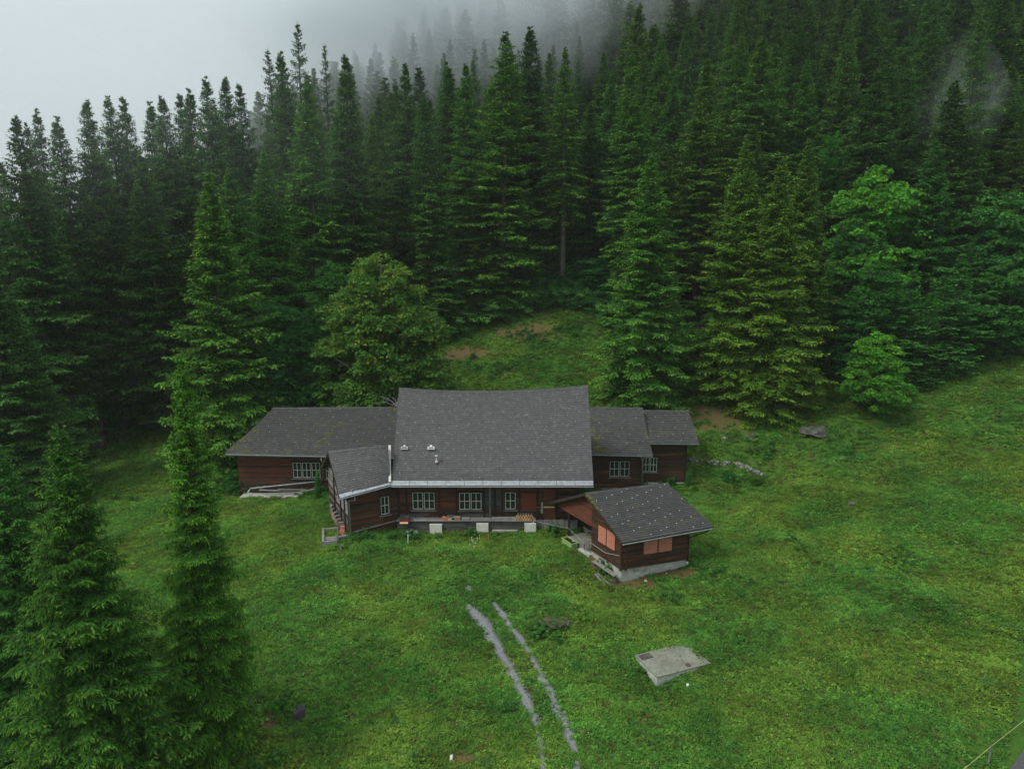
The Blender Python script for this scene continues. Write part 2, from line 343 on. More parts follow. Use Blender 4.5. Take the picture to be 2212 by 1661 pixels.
a = gm.attributes.new('forest', 'FLOAT', 'POINT'); a.data.foreach_set('value', np.clip((V[:, 1] - fedge(V[:, 0]) + 1) / 3, 0, 1).astype(np.float32))
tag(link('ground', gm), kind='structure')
# __HAZE__
# ------------------------------------------------------------------ haze and mist
def volmat(name, dens, col=(.90, .94, .96)):
    m = bpy.data.materials.new(name); m.use_nodes = True; n = m.node_tree.nodes; l = m.node_tree.links; n.clear()
    o = n.new('ShaderNodeOutputMaterial'); v = n.new('ShaderNodeVolumePrincipled'); v.inputs['Color'].default_value = (*col, 1)
    v.inputs['Density'].default_value = dens; v.inputs['Anisotropy'].default_value = .1
    l.new(v.outputs[0], o.inputs['Volume']); return m
hz = MB().box((-410, -90, float(GZ.min()) - 1.5), (410, 460, 330)).build('haze', volmat('haze_air', .00022)); tag(hz, kind='stuff')
def mist(x, y, z, rx, ry, rz, dens, seed):
    import bmesh
    bm = bmesh.new(); bmesh.ops.create_icosphere(bm, subdivisions=3, radius=1)
    rs = np.random.RandomState(seed); ph = rs.uniform(0, 6, 9)
    for v in bm.verts:
        c = v.co.copy(); k = 1 + .16 * math.sin(3 * c.x + ph[0]) + .14 * math.sin(4 * c.y + ph[1] + 2 * c.z) + .12 * math.sin(5 * c.z + ph[2] + 3 * c.x)
        v.co = Vector((c.x * rx, c.y * ry, c.z * rz)) * k
    me = bpy.data.meshes.new('mist_bank'); bm.to_mesh(me); bm.free(); me.materials.append(volmat('mist_air', dens))
    o = link('mist_bank', me, loc=(x, y, z)); tag(o, kind='stuff')
MIST = []
for x, y, z, rx, ry, rz, d in [(-24, 126, 53, 27, 13, 11, .020), (-4, 124, 56, 22, 13, 11, .022), (-30, 146, 62, 34, 18, 17, .020), (-2, 142, 68, 24, 16, 12, .020), (-14, 112, 42, 20, 8, 6, .010), (-52, 106, 33, 28, 10, 10, .012), (-75, 90, 22, 24, 8, 9, .008), (-36, 58, 27, 24, 6, 8, .0018), (45.6, 75, 31.4, 3.2, 2.6, 3.5, .022)]:
    for k, f in enumerate((1.45, 1.2, .95, .7, .45)): MIST.append((x, y, z, rx * f, ry * f, rz * f, d * (.25, .4, .55, .7, .8)[k]))
for i, q in enumerate(MIST): mist(*q, i)
# ------------------------------------------------------------------ roofs, walls, windows
UC = MB().box((0, 0, 0), (1, 1, 1)).mesh('unit_board', M['wood_dark'])
_unit = {}
def unit(mat):                 # one shared box mesh per material, origin at a corner
    if mat not in _unit:
        _unit[mat] = MB().box((0, 0, 0), (1, 1, 1)).mesh('board_' + mat, M[mat])
    return _unit[mat]
def board(name, parent, o, U, Vv, W, mat):
    """A box from corner o with (near) orthogonal edge vectors, as an object on the shared mesh."""
    x = Vector(U); lx = x.length; x.normalize()
    z = Vector(W); lz = z.length; z = (z - x * z.dot(x)).normalized()
    y = z.cross(x); ly = Vector(Vv).length * (1 if Vector(Vv).dot(y) > 0 else -1)
    ob = link(name, unit(mat), parent)
    m = Matrix((x, y, z)).transposed().to_4x4(); m.translation = Vector(o)
    ob.matrix_basis = m @ Matrix.Diagonal((lx, ly, lz, 1))
    return ob
def shingle_mesh(mat):         # wedge-shaped tile: x width 1, y up the slope 1, z thickness 1 (thick at the lower edge)
    if ('s', mat) not in _unit:
        b = MB(); b.hexa([(0, 0, 0), (0, 0, 1), (0, 1, -.2), (0, 1, .1), (1, 0, 0), (1, 0, 1), (1, 1, -.2), (1, 1, .1)])
        _unit[('s', mat)] = b.mesh('shingle_tile', M[mat])
    return _unit[('s', mat)]
def roof_slope(parent, E0, E1, R0, R1, rows, cols, mat, n_single, sag=0, ridge_sag=0, thick=.13, guard=(5, .35), gsize=.036, skip=None, name='roof', single_rows=None):
    """Tiled slope between eave E0-E1 and ridge R0-R1. Returns the roof part; n_single tiles are sub-parts, the rest one joined sub-part."""
    E0, E1, R0, R1 = map(Vector, (E0, E1, R0, R1))
    nrm = (E1 - E0).cross(R0 - E0).normalized()
    if nrm.z < 0: nrm = -nrm
    def S(u, v, h=0):
        p = (E0 * (1 - u) + E1 * u) * (1 - v) + (R0 * (1 - u) + R1 * u) * v
        p = p - nrm * (sag * 4 * v * (1 - v)) - Vector((0, 0, 1)) * ridge_sag * 4 * u * (1 - u) * v
        return p + nrm * h
    b = MB(); N = 8; K = 6
    for i in range(N):
        for j in range(K):
            u0, u1, v0, v1 = i / N, (i + 1) / N, j / K, (j + 1) / K
            b.quad(S(u0, v0, -.01), S(u1, v0, -.01), S(u1, v1, -.01), S(u0, v1, -.01)); b.quad(S(u0, v0, -thick), S(u0, v1, -thick), S(u1, v1, -thick), S(u1, v0, -thick))
    for i in range(N):
        for v in (0, 1): b.quad(S(i / N, v, -.01), S((i + 1) / N, v, -.01), S((i + 1) / N, v, -thick), S(i / N, v, -thick))
    for j in range(K):
        for u in (0, 1): b.quad(S(u, j / K, -.01), S(u, (j + 1) / K, -.01), S(u, (j + 1) / K, -thick), S(u, j / K, -thick))
    roof = b.build(name, M['underlay'], parent)
    rs = random.Random(rows * 31 + cols); VV = []; singles = 0; G = MB(); tiles = []
    for j in range(rows):
        off = .5 if j % 2 else 0
        for i in range(cols + (1 if off else 0)):
            u0 = max(0, (i - off) / cols); u1 = min(1, (i + 1 - off) / cols)
            if u1 - u0 < .2 / cols: continue
            v0, v1 = j / rows, min(1, (j + 1.25) / rows)
            if skip and skip((u0 + u1) / 2, (v0 + v1) / 2): continue
            tiles.append((j, i, u0, u1, v0, v1))
    pick = set()
    if n_single:
        cand = [k for k, t in enumerate(tiles)]
        pick = set(cand[:n_single])
    th = .026 if rows == 43 or rows == 19 else .034
    for k, (j, i, u0, u1, v0, v1) in enumerate(tiles):
        g = .003 * (u1 - u0); dz = rs.uniform(0, .005); dv = rs.uniform(-.03, .03) / rows
        a0, a1 = S(u0 + g, max(0, v0 + dv) - (0.25 / rows if j == 0 else 0), dz), S(u1 - g, max(0, v0 + dv) - (0.25 / rows if j == 0 else 0), dz)
        c0, c1 = S(u0 + g, v1, dz * .3), S(u1 - g, v1, dz * .3)
        if k in pick:
            o = link('shingle', shingle_mesh(mat), roof)
            x = (a1 - a0); y = ((c0 + c1) / 2 - (a0 + a1) / 2); lx, ly = x.length, y.length; x.normalize(); y = (y - x * y.dot(x)).normalized(); z = x.cross(y)
            m = Matrix((x, y, z)).transposed().to_4x4(); m.translation = a0
            o.matrix_basis = m @ Matrix.Diagonal((lx, ly, th, 1))
        else:
            up = nrm * th
            VV += [a0, a0 + up, c0 - up * .2, c0 + up * .1, a1, a1 + up, c1 - up * .2, c1 + up * .1]
        # snow guards
        if guard and (i * 2 + (1 if off else 0) + j * guard[0]) % (9 if rows == 26 else 11) < 1 and j > 0 and rs.random() < .93 and u1 - u0 > .7 / cols:
            pc = (a0 * .5 + a1 * .5) + nrm * (th + .002); yv = (c0 - a0).normalized(); xv = (a1 - a0).normalized()
            G.obox(pc - xv * gsize * .4, xv * gsize * .8, yv * gsize * 1.1, nrm * .035)
    if VV:
        n8 = len(VV) // 8; Fb = np.array(BF)
        o = link('shingle', npmesh('shingle', np.array([tuple(p) for p in VV]), (Fb[None] + (np.arange(n8) * 8)[:, None, None]).reshape(-1, 4), M[mat]), roof); o['kind'] = 'stuff'
    if G.v: G.build('snow_guard', M['guard'], roof)['kind'] = 'stuff'
    roof_slope.S = S; roof_slope.n = nrm
    return roof, S, nrm
def ridge_caps(roof, S, nrm, n, mat, w=.13):
    for i in range(n):
        p = S(i / n, 1); q = S((i + 1.06) / n, 1); d = q - p; h = d.normalized()
        side = Vector((h.y, -h.x, 0)).normalized()
        if side.y > 0: side = -side
        dn = (S(i / n, .98) - p).normalized()
        back = Vector((-dn.x, -dn.y, dn.z))
        lift = random.uniform(.035, .055)
        b = MB(); z = Vector((0, 0, lift)); t = Vector((0, 0, .02))
        b.hexa([p + dn * w * 1.3 + z * .6, p + dn * w * 1.3 + z * .6 + t, p + z, p + z + t, q + dn * w * 1.3 + z * .6, q + dn * w * 1.3 + z * .6 + t, q + z, q + z + t])
        b.hexa([p + z, p + z + t, p + back * w + z * .6, p + back * w + z * .6 + t, q + z, q + z + t, q + back * w + z * .6, q + back * w + z * .6 + t])
        b.build('ridge_cap', M[mat], roof)
def wall(parent, A, B, zt, zb, bh, mat, openings=(), top=None, out=None, thick=.12, plank=True, mats=None, seg=3.2, lap=.02):
    """Plank wall from A to B (xy), zb to zt; openings (u0,u1,z0,z1) in metres along A->B. top(u) gives a gable outline."""
    A, B = Vector((A[0], A[1], 0)), Vector((B[0], B[1], 0)); L = (B - A).length; d = (B - A).normalized()
    nrm = Vector((d.y, -d.x, 0))
    if out is not None and nrm.dot(Vector(out)) < 0: nrm = -nrm
    top = top or (lambda u: zt)
    # backing, in strips so that it follows a gable outline and leaves the openings free
    us = sorted(set([0, L] + [o for q in openings for o in q[:2]] + [L * i / 8 for i in range(1, 8)]))
    b = MB()
    for u0, u1 in zip(us[:-1], us[1:]):
        if u1 - u0 < 1e-3: continue
        zs = [(zb, None)]
        holes = sorted([(q[2], q[3]) for q in openings if q[0] <= u0 + 1e-4 and q[1] >= u1 - 1e-4])
        lo = zb
        for h0, h1 in holes:
            b.hexa([A + d * u + nrm * s + Vector((0, 0, z)) for u in (u0, u1) for s in (-thick, 0) for z in (lo, h0)]); lo = h1
        P8 = []
        for u in (u0, u1):
            for s in (-thick, 0):
                P8 += [A + d * u + nrm * s + Vector((0, 0, lo)), A + d * u + nrm * s + Vector((0, 0, max(lo + .01, top(u))))]
        b.hexa(P8)
    w = b.build('wall', M['wood_trim'], parent)
    if not plank: return w
    z = zb; j = 0; rs = random.Random(int(L * 100) + int(zt * 37))
    tmax = max(top(L * i / 20) for i in range(21))
    while z < tmax - .03:
        z1 = min(z + bh, tmax); zc = (z + z1) / 2
        ok = [u for u in np.linspace(0, L, 161) if top(u) >= z1 - .02]
        if ok:
            spans = [(min(ok), max(ok))]
            for q in openings:
                if q[2] < zc < q[3]:
                    ns = []
                    for s0, s1 in spans:
                        if q[0] > s0: ns.append((s0, min(s1, q[0])))
                        if q[1] < s1: ns.append((max(s0, q[1]), s1))
                    spans = [t for t in ns if t[1] - t[0] > .03]
            for s0, s1 in spans:
                cuts = [s0]; 
                while s1 - cuts[-1] > seg * 1.4: cuts.append(cuts[-1] + seg * rs.uniform(.7, 1.2))
                cuts.append(s1)
                for c0, c1 in zip(cuts[:-1], cuts[1:]):
                    if c1 - c0 < .02: continue
                    t = lap + rs.uniform(0, .014); mm = mats(zc, (c0 + c1) / 2, rs) if mats else mat
                    board('plank', w, A + d * (c0 + .004) + Vector((0, 0, z + .008)) + nrm * .002, d * (c1 - c0 - .008), nrm * t, Vector((0, 0, z1 - z - .016)), mm)
        z = z1; j += 1
    return w
PANE = MB().box((0, 0, 0), (1, 1, 1)).mesh('window_pane', M['glass'])
def window(parent, O, d, nrm, u0, u1, z0, z1, sashes=2, frame='wood_trim', bars='white_paint', case=.07, sill=True):
    """Casement window between u0..u1 along direction d from O; each sash has four panes."""
    d = Vector(d).normalized(); nrm = Vector(nrm).normalized(); O = Vector((O[0], O[1], 0)); up = Vector((0, 0, 1))
    b = MB()
    P = lambda u, s, z: O + d * u + nrm * s + up * z
    def fr(a, c, e, f, s0, s1): b.obox(P(a, s0, e), d * (c - a), nrm * (s1 - s0), up * (f - e))
    fr(u0, u0 + case, z0, z1, -.10, .05); fr(u1 - case, u1, z0, z1, -.10, .05)
    fr(u0 + case, u1 - case, z1 - case, z1, -.10, .052); fr(u0 + case, u1 - case, z0, z0 + case * .8, -.10, .052)
    sw = (u1 - u0 - case) / sashes
    for k in range(1, sashes): fr(u0 + sw * k + case * .0, u0 + sw * k + case, z0 + case * .8, z1 - case, -.10, .048)
    fr(u0 - .02, u1 + .02, z1 + .001, z1 + .04, -.02, .075)
    w = b.build('window', M[frame], parent)
    if sill:
        s = MB(); s.obox(P(u0 - .05, -.02, z0 - .045), d * (u1 - u0 + .1), nrm * .14, up * .04); s.build('sill', M['wood_grey'], w)
    for k in range(sashes):
        a, c = u0 + case + sw * k, u0 + sw * (k + 1); e, f = z0 + case * .8, z1 - case
        s = MB(); t = .034
        s.obox(P(a, -.02, e), d * t, nrm * .04, up * (f - e)); s.obox(P(c - t, -.02, e), d * t, nrm * .04, up * (f - e))
        s.obox(P(a + t, -.02, e), d * (c - a - 2 * t), nrm * .038, up * t); s.obox(P(a + t, -.02, f - t), d * (c - a - 2 * t), nrm * .038, up * t)
        m = (a + c) / 2; h = (e + f) / 2
        s.obox(P(m - t * .45, -.02, e + t), d * t * .9, nrm * .034, up * (f - e - 2 * t))
        s.obox(P(a + t, -.02, h - t * .45), d * (m - t * .45 - a - t), nrm * .034, up * t * .9); s.obox(P(m + t * .45, -.02, h - t * .45), d * (c - t - m - t * .45), nrm * .034, up * t * .9)
        s.build('sash', M[bars], w)
        for uu0, uu1 in ((a + t, m - t * .45), (m + t * .45, c - t)):
            for zz0, zz1 in ((e + t, h - t * .45), (h + t * .45, f - t)):
                o = link('pane', PANE, w); x = d; y = nrm; z = up
                mt = Matrix((x, y, z)).transposed().to_4x4(); mt.translation = P(uu0, -.008, zz0)
                o.matrix_basis = mt @ Matrix.Diagonal((uu1 - uu0, .008, zz1 - zz0, 1))
    return w
def px_open(A, B, x0, y0, x1, y1):
    """opening (u0,u1,z0,z1) of a wall A-B from four measured sight lines (left, top, right, bottom)."""
    A, B = Vector((A[0], A[1], 0)), Vector((B[0], B[1], 0)); d = (B - A).normalized(); n = Vector((d.y, -d.x, 0))
    def hit(px, py):
        r = Vector(_ray(px, py)); o = Vector((0, 0, CAM_Z)); t = (A - Vector((0, 0, 0))).dot(n) / r.dot(n); return o + r * t
    pl, pr = hit(x0, (y0 + y1) / 2), hit(x1, (y0 + y1) / 2); pt, pb = hit((x0 + x1) / 2, y0), hit((x0 + x1) / 2, y1)
    return ((pl - A).dot(d), (pr - A).dot(d), pb.z, pt.z)
def gutter(parent, a, b, r=.06, mat='gutter', name='gutter'):
    m = MB(); a, b = Vector(a), Vector(b); h = (b - a); side = Vector((-h.y, h.x, 0)).normalized(); n = 7; pr = None
    for k in range(n):
        t = math.pi * k / (n - 1); o = side * (-math.cos(t) * r) - Vector((0, 0, 1)) * math.sin(t) * r
        if pr is not None:
            m.quad(a + pr, b + pr, b + o, a + o); m.quad(a + pr * .9, a + o * .9, b + o * .9, b + pr * .9)
        pr = o
    return m.build(name, M[mat], parent)

# ---- main farmhouse
GZ0 = -.1
farm = empty('farmhouse', (-1.2, 43.1, 0), 'dark timber farmhouse with the tall steep grey shingle roof, largest building', 'farmhouse')
farm.location = (0, 0, 0)
EL, ER = aty(845, 1042, 42.25), aty(1282, 1042, 42.25)
RL, RR = aty(862, 839, 46.5), aty(1270, 834, 46.5)
roof, S, nr = roof_slope(farm, EL, ER, RL, RR, 43, 40, 'shingle', 170, sag=.10, ridge_sag=.30, guard=(5, .3), gsize=.036)
ridge_caps(roof, S, nr, 44, 'shingle', .17)
# zinc eave strip, gutter, fascia
b = MB(); dn = (EL - RL).normalized()
NSEG = 11
for i in range(NSEG):
    p, q = EL.lerp(ER, i / NSEG), EL.lerp(ER, (i + 1) / NSEG - .002)
    b.obox(p - dn * .10 + nr * .012, q - p, dn * .30, nr * .015)
b.build('eave_flashing', M['zinc'], roof)
eb = EL + dn * .24
gutter(farm, EL + dn * .25 + Vector((0, -.03, -.01)), ER + dn * .25 + Vector((0, -.03, -.01)), .055)
MB().box((EL.x + .1, 42.34, EL.z - .30), (ER.x - .1, 42.40, EL.z - .13)).build('fascia', M['door_brown'], farm)
# back slope
BL, BR = Vector((RL.x, 50.9, EL.z + .3)), Vector((RR.x, 50.9, EL.z + .3))
roof_slope(farm, BR, BL, RR, RL, 14, 20, 'shingle', 0, ridge_sag=.30, guard=None)
# walls
YW = 43.1; xa = aty(860, 1100, YW).x; xb = aty(1250, 1100, YW).x
WA, WB = (xa, YW), (xb, YW); zt = EL.z + .55
ops = [px_open(WA, WB, 889, 1061, 941, 1101), px_open(WA, WB, 990, 1062, 1042, 1102), px_open(WA, WB, 1089, 1061, 1116, 1101)]
pdoor = px_open(WA, WB, 1172, 1058, 1201, 1121)
uweather = px_open(WA, WB, 1045, 1070, 1066, 1120)
def farmmats(z, u, rs):
    if z < 1.18: return rs.choice(['wood_weather', 'wood_dark', 'wood_dark'])
    if uweather[0] - .1 < u < uweather[1] + .2: return 'wood_weather'
    return 'wood_red' if rs.random() < .8 else 'wood_dark'
pst = [px_open(WA, WB, x - 2, 1060, x + 2, 1120) for x in (862, 879, 950, 987, 1046, 1069, 1085, 1122, 1161, 1203, 1246)]
w = wall(farm, WA, WB, zt, .52, .155, 'wood_red', [*ops, pdoor] + [], out=(0, -1, 0), mats=farmmats, seg=1.9)
for k, q in enumerate(ops): window(farm, WA, (1, 0, 0), (0, -1, 0), q[0], q[1], q[2], q[3], 2 if k < 2 else 1)
for q in pst:   # upright posts between the boarded fields
    MB().obox((xa + q[0], YW - .075, .55), (q[1] - q[0], 0, 0), (0, .10, 0), (0, 0, zt - .6)).build('post', M['wood_trim'], farm)
rp = px_open(WA, WB, 1127, 1065, 1158, 1102)
pan = MB().obox((xa + rp[0], YW - .052, rp[2]), (rp[1] - rp[0], 0, 0), (0, .03, 0), (0, 0, rp[3] - rp[2])).build('panel', M['panel_red'], farm); pan['label'] = 'freshly repainted red board panel'
door = MB().obox((xa + pdoor[0] + .03, YW - .03, pdoor[2] + .03), (pdoor[1] - pdoor[0] - .06, 0, 0), (0, .05, 0), (0, 0, (pdoor[3] - pdoor[2]) * .58)).obox((xa + pdoor[0] + .03, YW - .04, pdoor[2] + .03 + (pdoor[3] - pdoor[2]) * .6), (pdoor[1] - pdoor[0] - .06, 0, 0), (0, .05, 0), (0, 0, (pdoor[3] - pdoor[2]) * .38)).build('door', M['door_brown'], farm)
q = px_open(WA, WB, 1174, 1093.4, 1198, 1095); MB().obox((xa + q[0], YW - .11, q[2]), (q[1] - q[0], 0, 0), (0, .05, 0), (0, 0, .06)).build('latch_bar', M['yellow'], door)
q = px_open(WA, WB, 1157, 1093.4, 1170, 1095); MB().obox((xa + q[0], YW - .13, q[2]), (q[1] - q[0], 0, 0), (0, .04, 0), (0, 0, .05)).build('latch_bar', M['crate_red'], farm)
q = px_open(WA, WB, 1168.5, 1083, 1172.5, 1107); MB().obox((xa + q[0], YW - .15, q[2]), (q[1] - q[0], 0, 0), (0, .04, 0), (0, 0, q[3] - q[2])).build('door_bolt', M['dull_green'], farm)
# side and back walls
def gab(L, z0, zr): return lambda u: z0 + (zr - z0) * (1 - abs(u - L / 2) / (L / 2))
Ls = 50.1 - YW
wall(farm, (xa, 50.1), (xa, YW), 0, -.2, .3, 'wood_dark', out=(-1, 0, 0), top=lambda u: min(zt + (Ls - u) * 1.1, zt + u * 1.1, RL.z - .3) - .2, seg=4)
wall(farm, (xb, YW), (xb, 50.1), 0, -.2, .3, 'wood_dark', out=(1, 0, 0), top=lambda u: min(zt + (Ls - u) * 1.1, zt + u * 1.1, RL.z - .3) - .2, seg=4)
wall(farm, (xb, 50.1), (xa, 50.1), zt, -.2, .4, 'wood_dark', out=(0, 1, 0), plank=False)
# ledge along the front with boards beneath, white blocks, vertical skirting
xl0, xl1 = aty(858, 1127, 42.7).x, aty(1158, 1127, 42.7).x
ledge = MB()
for k, (c0, c1) in enumerate(((0, .22), (.22, .47), (.47, .71), (.71, 1))):
    for r_ in range(2):
        MB().box((xl0 + (xl1 - xl0) * c0 + .005, 42.52 + r_ * .28, .535 + .004 * (k % 2)), (xl0 + (xl1 - xl0) * c1 - .005, 42.78 + r_ * .28, .585 + .004 * (k % 2))).build('ledge_board', M['wood_grey'], farm)
for r_ in range(4):
    for k in range(4):
        x0 = xl0 + (xl1 - xl0) * k / 4; x1 = xl0 + (xl1 - xl0) * (k + 1) / 4 - .02
        board('skirting_board', farm, (x0, 42.62, -.18 + r_ * .175), (x1 - x0, 0, 0), (0, .05 + .01 * ((r_ + k) % 3), 0), (0, 0, .163), 'wood_weather')
for c, (x0, y0, x1, y1) in enumerate(((928, 1133, 955, 1154), (1029, 1131, 1055, 1147), (1133, 1131, 1158, 1144))):
    a0, a1 = aty(x0, y0, 42.45), aty(x1, y1, 42.45)
    MB().box((a0.x, 42.42, -.3), (a1.x, 42.60, a0.z)).build('foundation_block', M['plinth_white'], farm)
for x0, x1, y0, y1 in ((974, 1027, 1149, 1153), (1063, 1118, 1145, 1152)):
    a0, a1 = aty(x0, y0, 42.5), aty(x1, y1, 42.5); MB().box((a0.x, 42.50, -.25), (a1.x, 42.60, a0.z)).build('foundation_slab', M['concrete'], farm)
xs0, xs1 = aty(1159, 1127, 42.8).x, aty(1248, 1127, 42.8).x; nb = 17
for k in range(nb):
    x0 = xs0 + (xs1 - xs0) * k / nb; MB().box((x0 + .008, 42.86, -.2), (x0 + (xs1 - xs0) / nb - .008, 42.90 + .012 * (k % 3), .50 + .02 * math.sin(k * 2.1))).build('skirting_board', M['wood_grey'], farm)
# downpipe, roof vents and vent pipe
a0 = aty(1058, 1056, 42.9)
MB().tube([(a0.x, 42.3, EL.z - .05), (a0.x, 42.45, EL.z - .22), (a0.x, 42.93, EL.z - .42), (a0.x, 42.95, .62)], .045, 10).build('downpipe', M['gutter'], farm, True)
def roofpt(px, py):
    r = Vector(_ray(px, py)); o = Vector((0, 0, CAM_Z)); t = (EL - o).dot(nr) / r.dot(nr); return o + r * t
uv = (RL - EL).normalized(); rx = Vector((1, 0, 0))
for px_, py_ in ((873.5, 971), (931, 971)):
    p = roofpt(px_, py_) + nr * .01
    v = MB().obox(p - rx * .24, rx * .48, uv * .05, nr * .05).obox(p - rx * .22 + uv * .09, rx * .11, uv * .08, nr * .07).obox(p + rx * .11 + uv * .09, rx * .11, uv * .08, nr * .07).obox(p - rx * .07 + uv * .12, rx * .14, uv * .16, nr * .09)
    v.build('roof_vent', M['guard'], roof)
p = roofpt(943, 999)
vp = MB().tube([p, p + Vector((0, 0, .42))], .035, 8).tube([p + Vector((0, 0, .40)), p + Vector((0, 0, .47))], .10, 10); vp.tube([p + Vector((0, 0, -.02)), p + Vector((0, 0, .14))], [.11, .06], 10)
vp.build('vent_pipe', M['guard'], roof, True)

# ---- angled left wing of the farmhouse
ZE = 2.85
wE0 = atz(733, 1072, ZE); wE1 = Vector((EL.x + .15, EL.y + .1, EL.z - .02)); wE1.z = ZE + .12
wE1 = aty(844, 1042.5, 42.22)
ud = Vector((wE1.x - wE0.x, wE1.y - wE0.y, 0)); Lw = ud.length; ud.normalize(); vd = Vector((-ud.y, ud.x, 0))
# ridge: left end on the gable plane through wE0
def hitplane(px, py, o, n):
    r = Vector(_ray(px, py)); c = Vector((0, 0, CAM_Z)); t = (Vector(o) - c).dot(n) / r.dot(n); return c + r * t
wR0 = hitplane(709, 976, wE0, ud); wR1 = hitplane(838, 962, wE1 + ud * .15, ud)
wR1.z = max(wR1.z, wR0.z - .2)
roofw, Sw, nw = roof_slope(farm, wE0, wE1, wR0, wR1, 19, 12, 'shingle', 125, guard=(5, .3), gsize=.036)
ridge_caps(roofw, Sw, nw, 12, 'shingle', .13)
run = (Vector((wR0.x, wR0.y, 0)) - Vector((wE0.x, wE0.y, 0))).length
wB0 = wR0 + vd * run; wB0.z = wE0.z; wB1 = wR1 + vd * run; wB1.z = wE1.z
roof_slope(farm, wB1, wB0, wR1, wR0, 8, 8, 'shingle', 0, guard=None)
b = MB(); dnw = (wE0 - wR0).normalized()
for i in range(4):
    p, q = wE0.lerp(wE1, i / 4), wE0.lerp(wE1, (i + 1) / 4 - .003); b.obox(p - dnw * .12 + nw * .012, q - p, dnw * .27, nw * .015)
b.build('eave_flashing', M['zinc'], roofw)
gutter(farm, wE0 + dnw * .2 + Vector((0, 0, -.02)), wE1 + dnw * .2 + Vector((0, 0, -.02)), .05)
# valley flashing between the roofs
va, vb = aty(842.5, 1042, 42.2), hitplane(842, 963, EL, nr)
MB().obox(va + nr * .10 - rx * .07, rx * .15, vb - va, nr * .03).build('valley_flashing', M['plinth_white'], roof)
# bargeboards on the gable
for a_, b_ in ((wE0, wR0), (wR0, wB0)): MB().bar(a_ - ud * .02 + Vector((0, 0, -.09)), b_ - ud * .02 + Vector((0, 0, -.09)), .03, .17).build('bargeboard', M['wood_trim'], farm)
# wing walls
wc = hitplane(752, 1085, wE0 + vd * .55, vd); wc = Vector((wc.x, wc.y, 0)) + ud * 0
we = Vector((xa, YW, 0)); dW = (we - wc).normalized(); nW = Vector((dW.y, -dW.x, 0)); LW = (we - wc).length
qw = px_open(wc, we, 820, 1070, 842.5, 1112)
wall(farm, wc, we, wE0.z + .12, -.05, .17, 'wood_dark', [qw], out=nW, seg=2.2, mats=lambda z, u, rs: 'wood_red' if rs.random() < .35 else 'wood_dark', top=lambda u: wE0.z + .12 + .2 * u / LW)
window(farm, wc, dW, nW, *qw, 1)
kb = MB(); kb.bar(wc + nW * .06 + Vector((0, 0, .16)), we + nW * .06 + Vector((0, 0, .42)), .05, .07); kb.build('base_rail', M['wood_grey'], farm)
pB = MB(); pB.obox(wc - dW * .05 + nW * .02, dW * .14, nW * .06, Vector((0, 0, wE0.z + .05))); pB.build('post', M['wood_trim'], farm)
Dw = 2 * run - 1.1
wg = wc + Vector((-dW.y, dW.x, 0)) * Dw
gw = wall(farm, wg, wc, 0, -.2, .15, 'wood_weather', out=-dW, top=lambda u: wE0.z + .1 + (wR0.z - wE0.z) * (1 - abs(u - Dw / 2) / (Dw / 2)) * .9, seg=2.5, lap=.05, mats=lambda z, u, rs: rs.choice(['wood_weather', 'wood_grey', 'wood_dark']))
for f_ in (.33, .66, .86): MB().obox(wg.lerp(wc, f_) - dW * .13 + Vector((0, 0, 0)), dW * .05, (wc - wg).normalized() * .13, Vector((0, 0, 3.2 + .8 * (1 - abs(f_ - .5) * 2)))).build('post', M['wood_trim'], farm)
# its downpipe and white outlet
p0 = wE0 + ud * .9 + dnw * .2
dp = wc + nW * .12 + dW * .02
MB().tube([p0 + Vector((0, 0, -.05)), p0 + Vector((0, 0, -.22)), Vector((dp.x, dp.y, wE0.z - .55)), Vector((dp.x, dp.y, .12))], .05, 10).build('downpipe', M['gutter'], farm, True)
of = MB().tube([Vector((dp.x, dp.y, .02)), Vector((dp.x, dp.y, .16))], .075, 10, 0).tube([Vector((dp.x + .02, dp.y - .03, .05)), Vector((dp.x + .12, dp.y - .38, -.22))], .06, 10, 1).tube([Vector((dp.x + .115, dp.y - .36, -.205)), Vector((dp.x + .135, dp.y - .43, -.25))], .075, 10, 0)
of.build('drain_outlet', [M['plinth_white'], M['terracotta']], farm, True)

# ---- long barn at the left
barn = empty('barn', (0, 0, 0), 'long low timber barn behind, with moss on its dark roof and a sagging grey pipe', 'barn')
YB = 48.9; zbE0 = aty(487, 979, 48.1); zbE1 = aty(722, 986, 48.1); bR0 = aty(590, 882, 51.6); bR1 = aty(868, 880, 51.6); zbE1b = aty(870, 991, 48.1); zbE1b.z = zbE1.z - .05
roofb, Sb, nb_ = roof_slope(barn, zbE0, zbE1b, bR0, bR1, 24, 36, 'shingle_dark', 240, sag=.05, guard=(5, .3), gsize=.036)
ridge_caps(roofb, Sb, nb_, 30, 'shingle_dark', .15)
roof_slope(barn, Vector((zbE1b.x, 55.1, zbE0.z)), Vector((zbE0.x, 55.1, zbE0.z)), bR1, bR0, 8, 14, 'shingle_dark', 0, guard=None)
MB().quad(zbE0, bR0, Vector((zbE0.x, 55.1, zbE0.z))).build('roof', M['shingle_dark'], barn)
gutter(barn, zbE0 + Vector((0, -.08, -.04)), zbE1b + Vector((0, -.08, -.04)), .06)
MB().bar(zbE0 + Vector((.1, .03, -.12)), zbE1b + Vector((0, .03, -.12)), .03, .14).build('fascia', M['wood_grey'], barn)
bA = Vector((aty(517, 1030, YB).x, YB, 0)); bB = Vector((-7.0, YB, 0))
qb = [px_open(bA, bB, 631, 997, 694, 1033), px_open(bA, bB, 702, 1000, 727, 1034)]
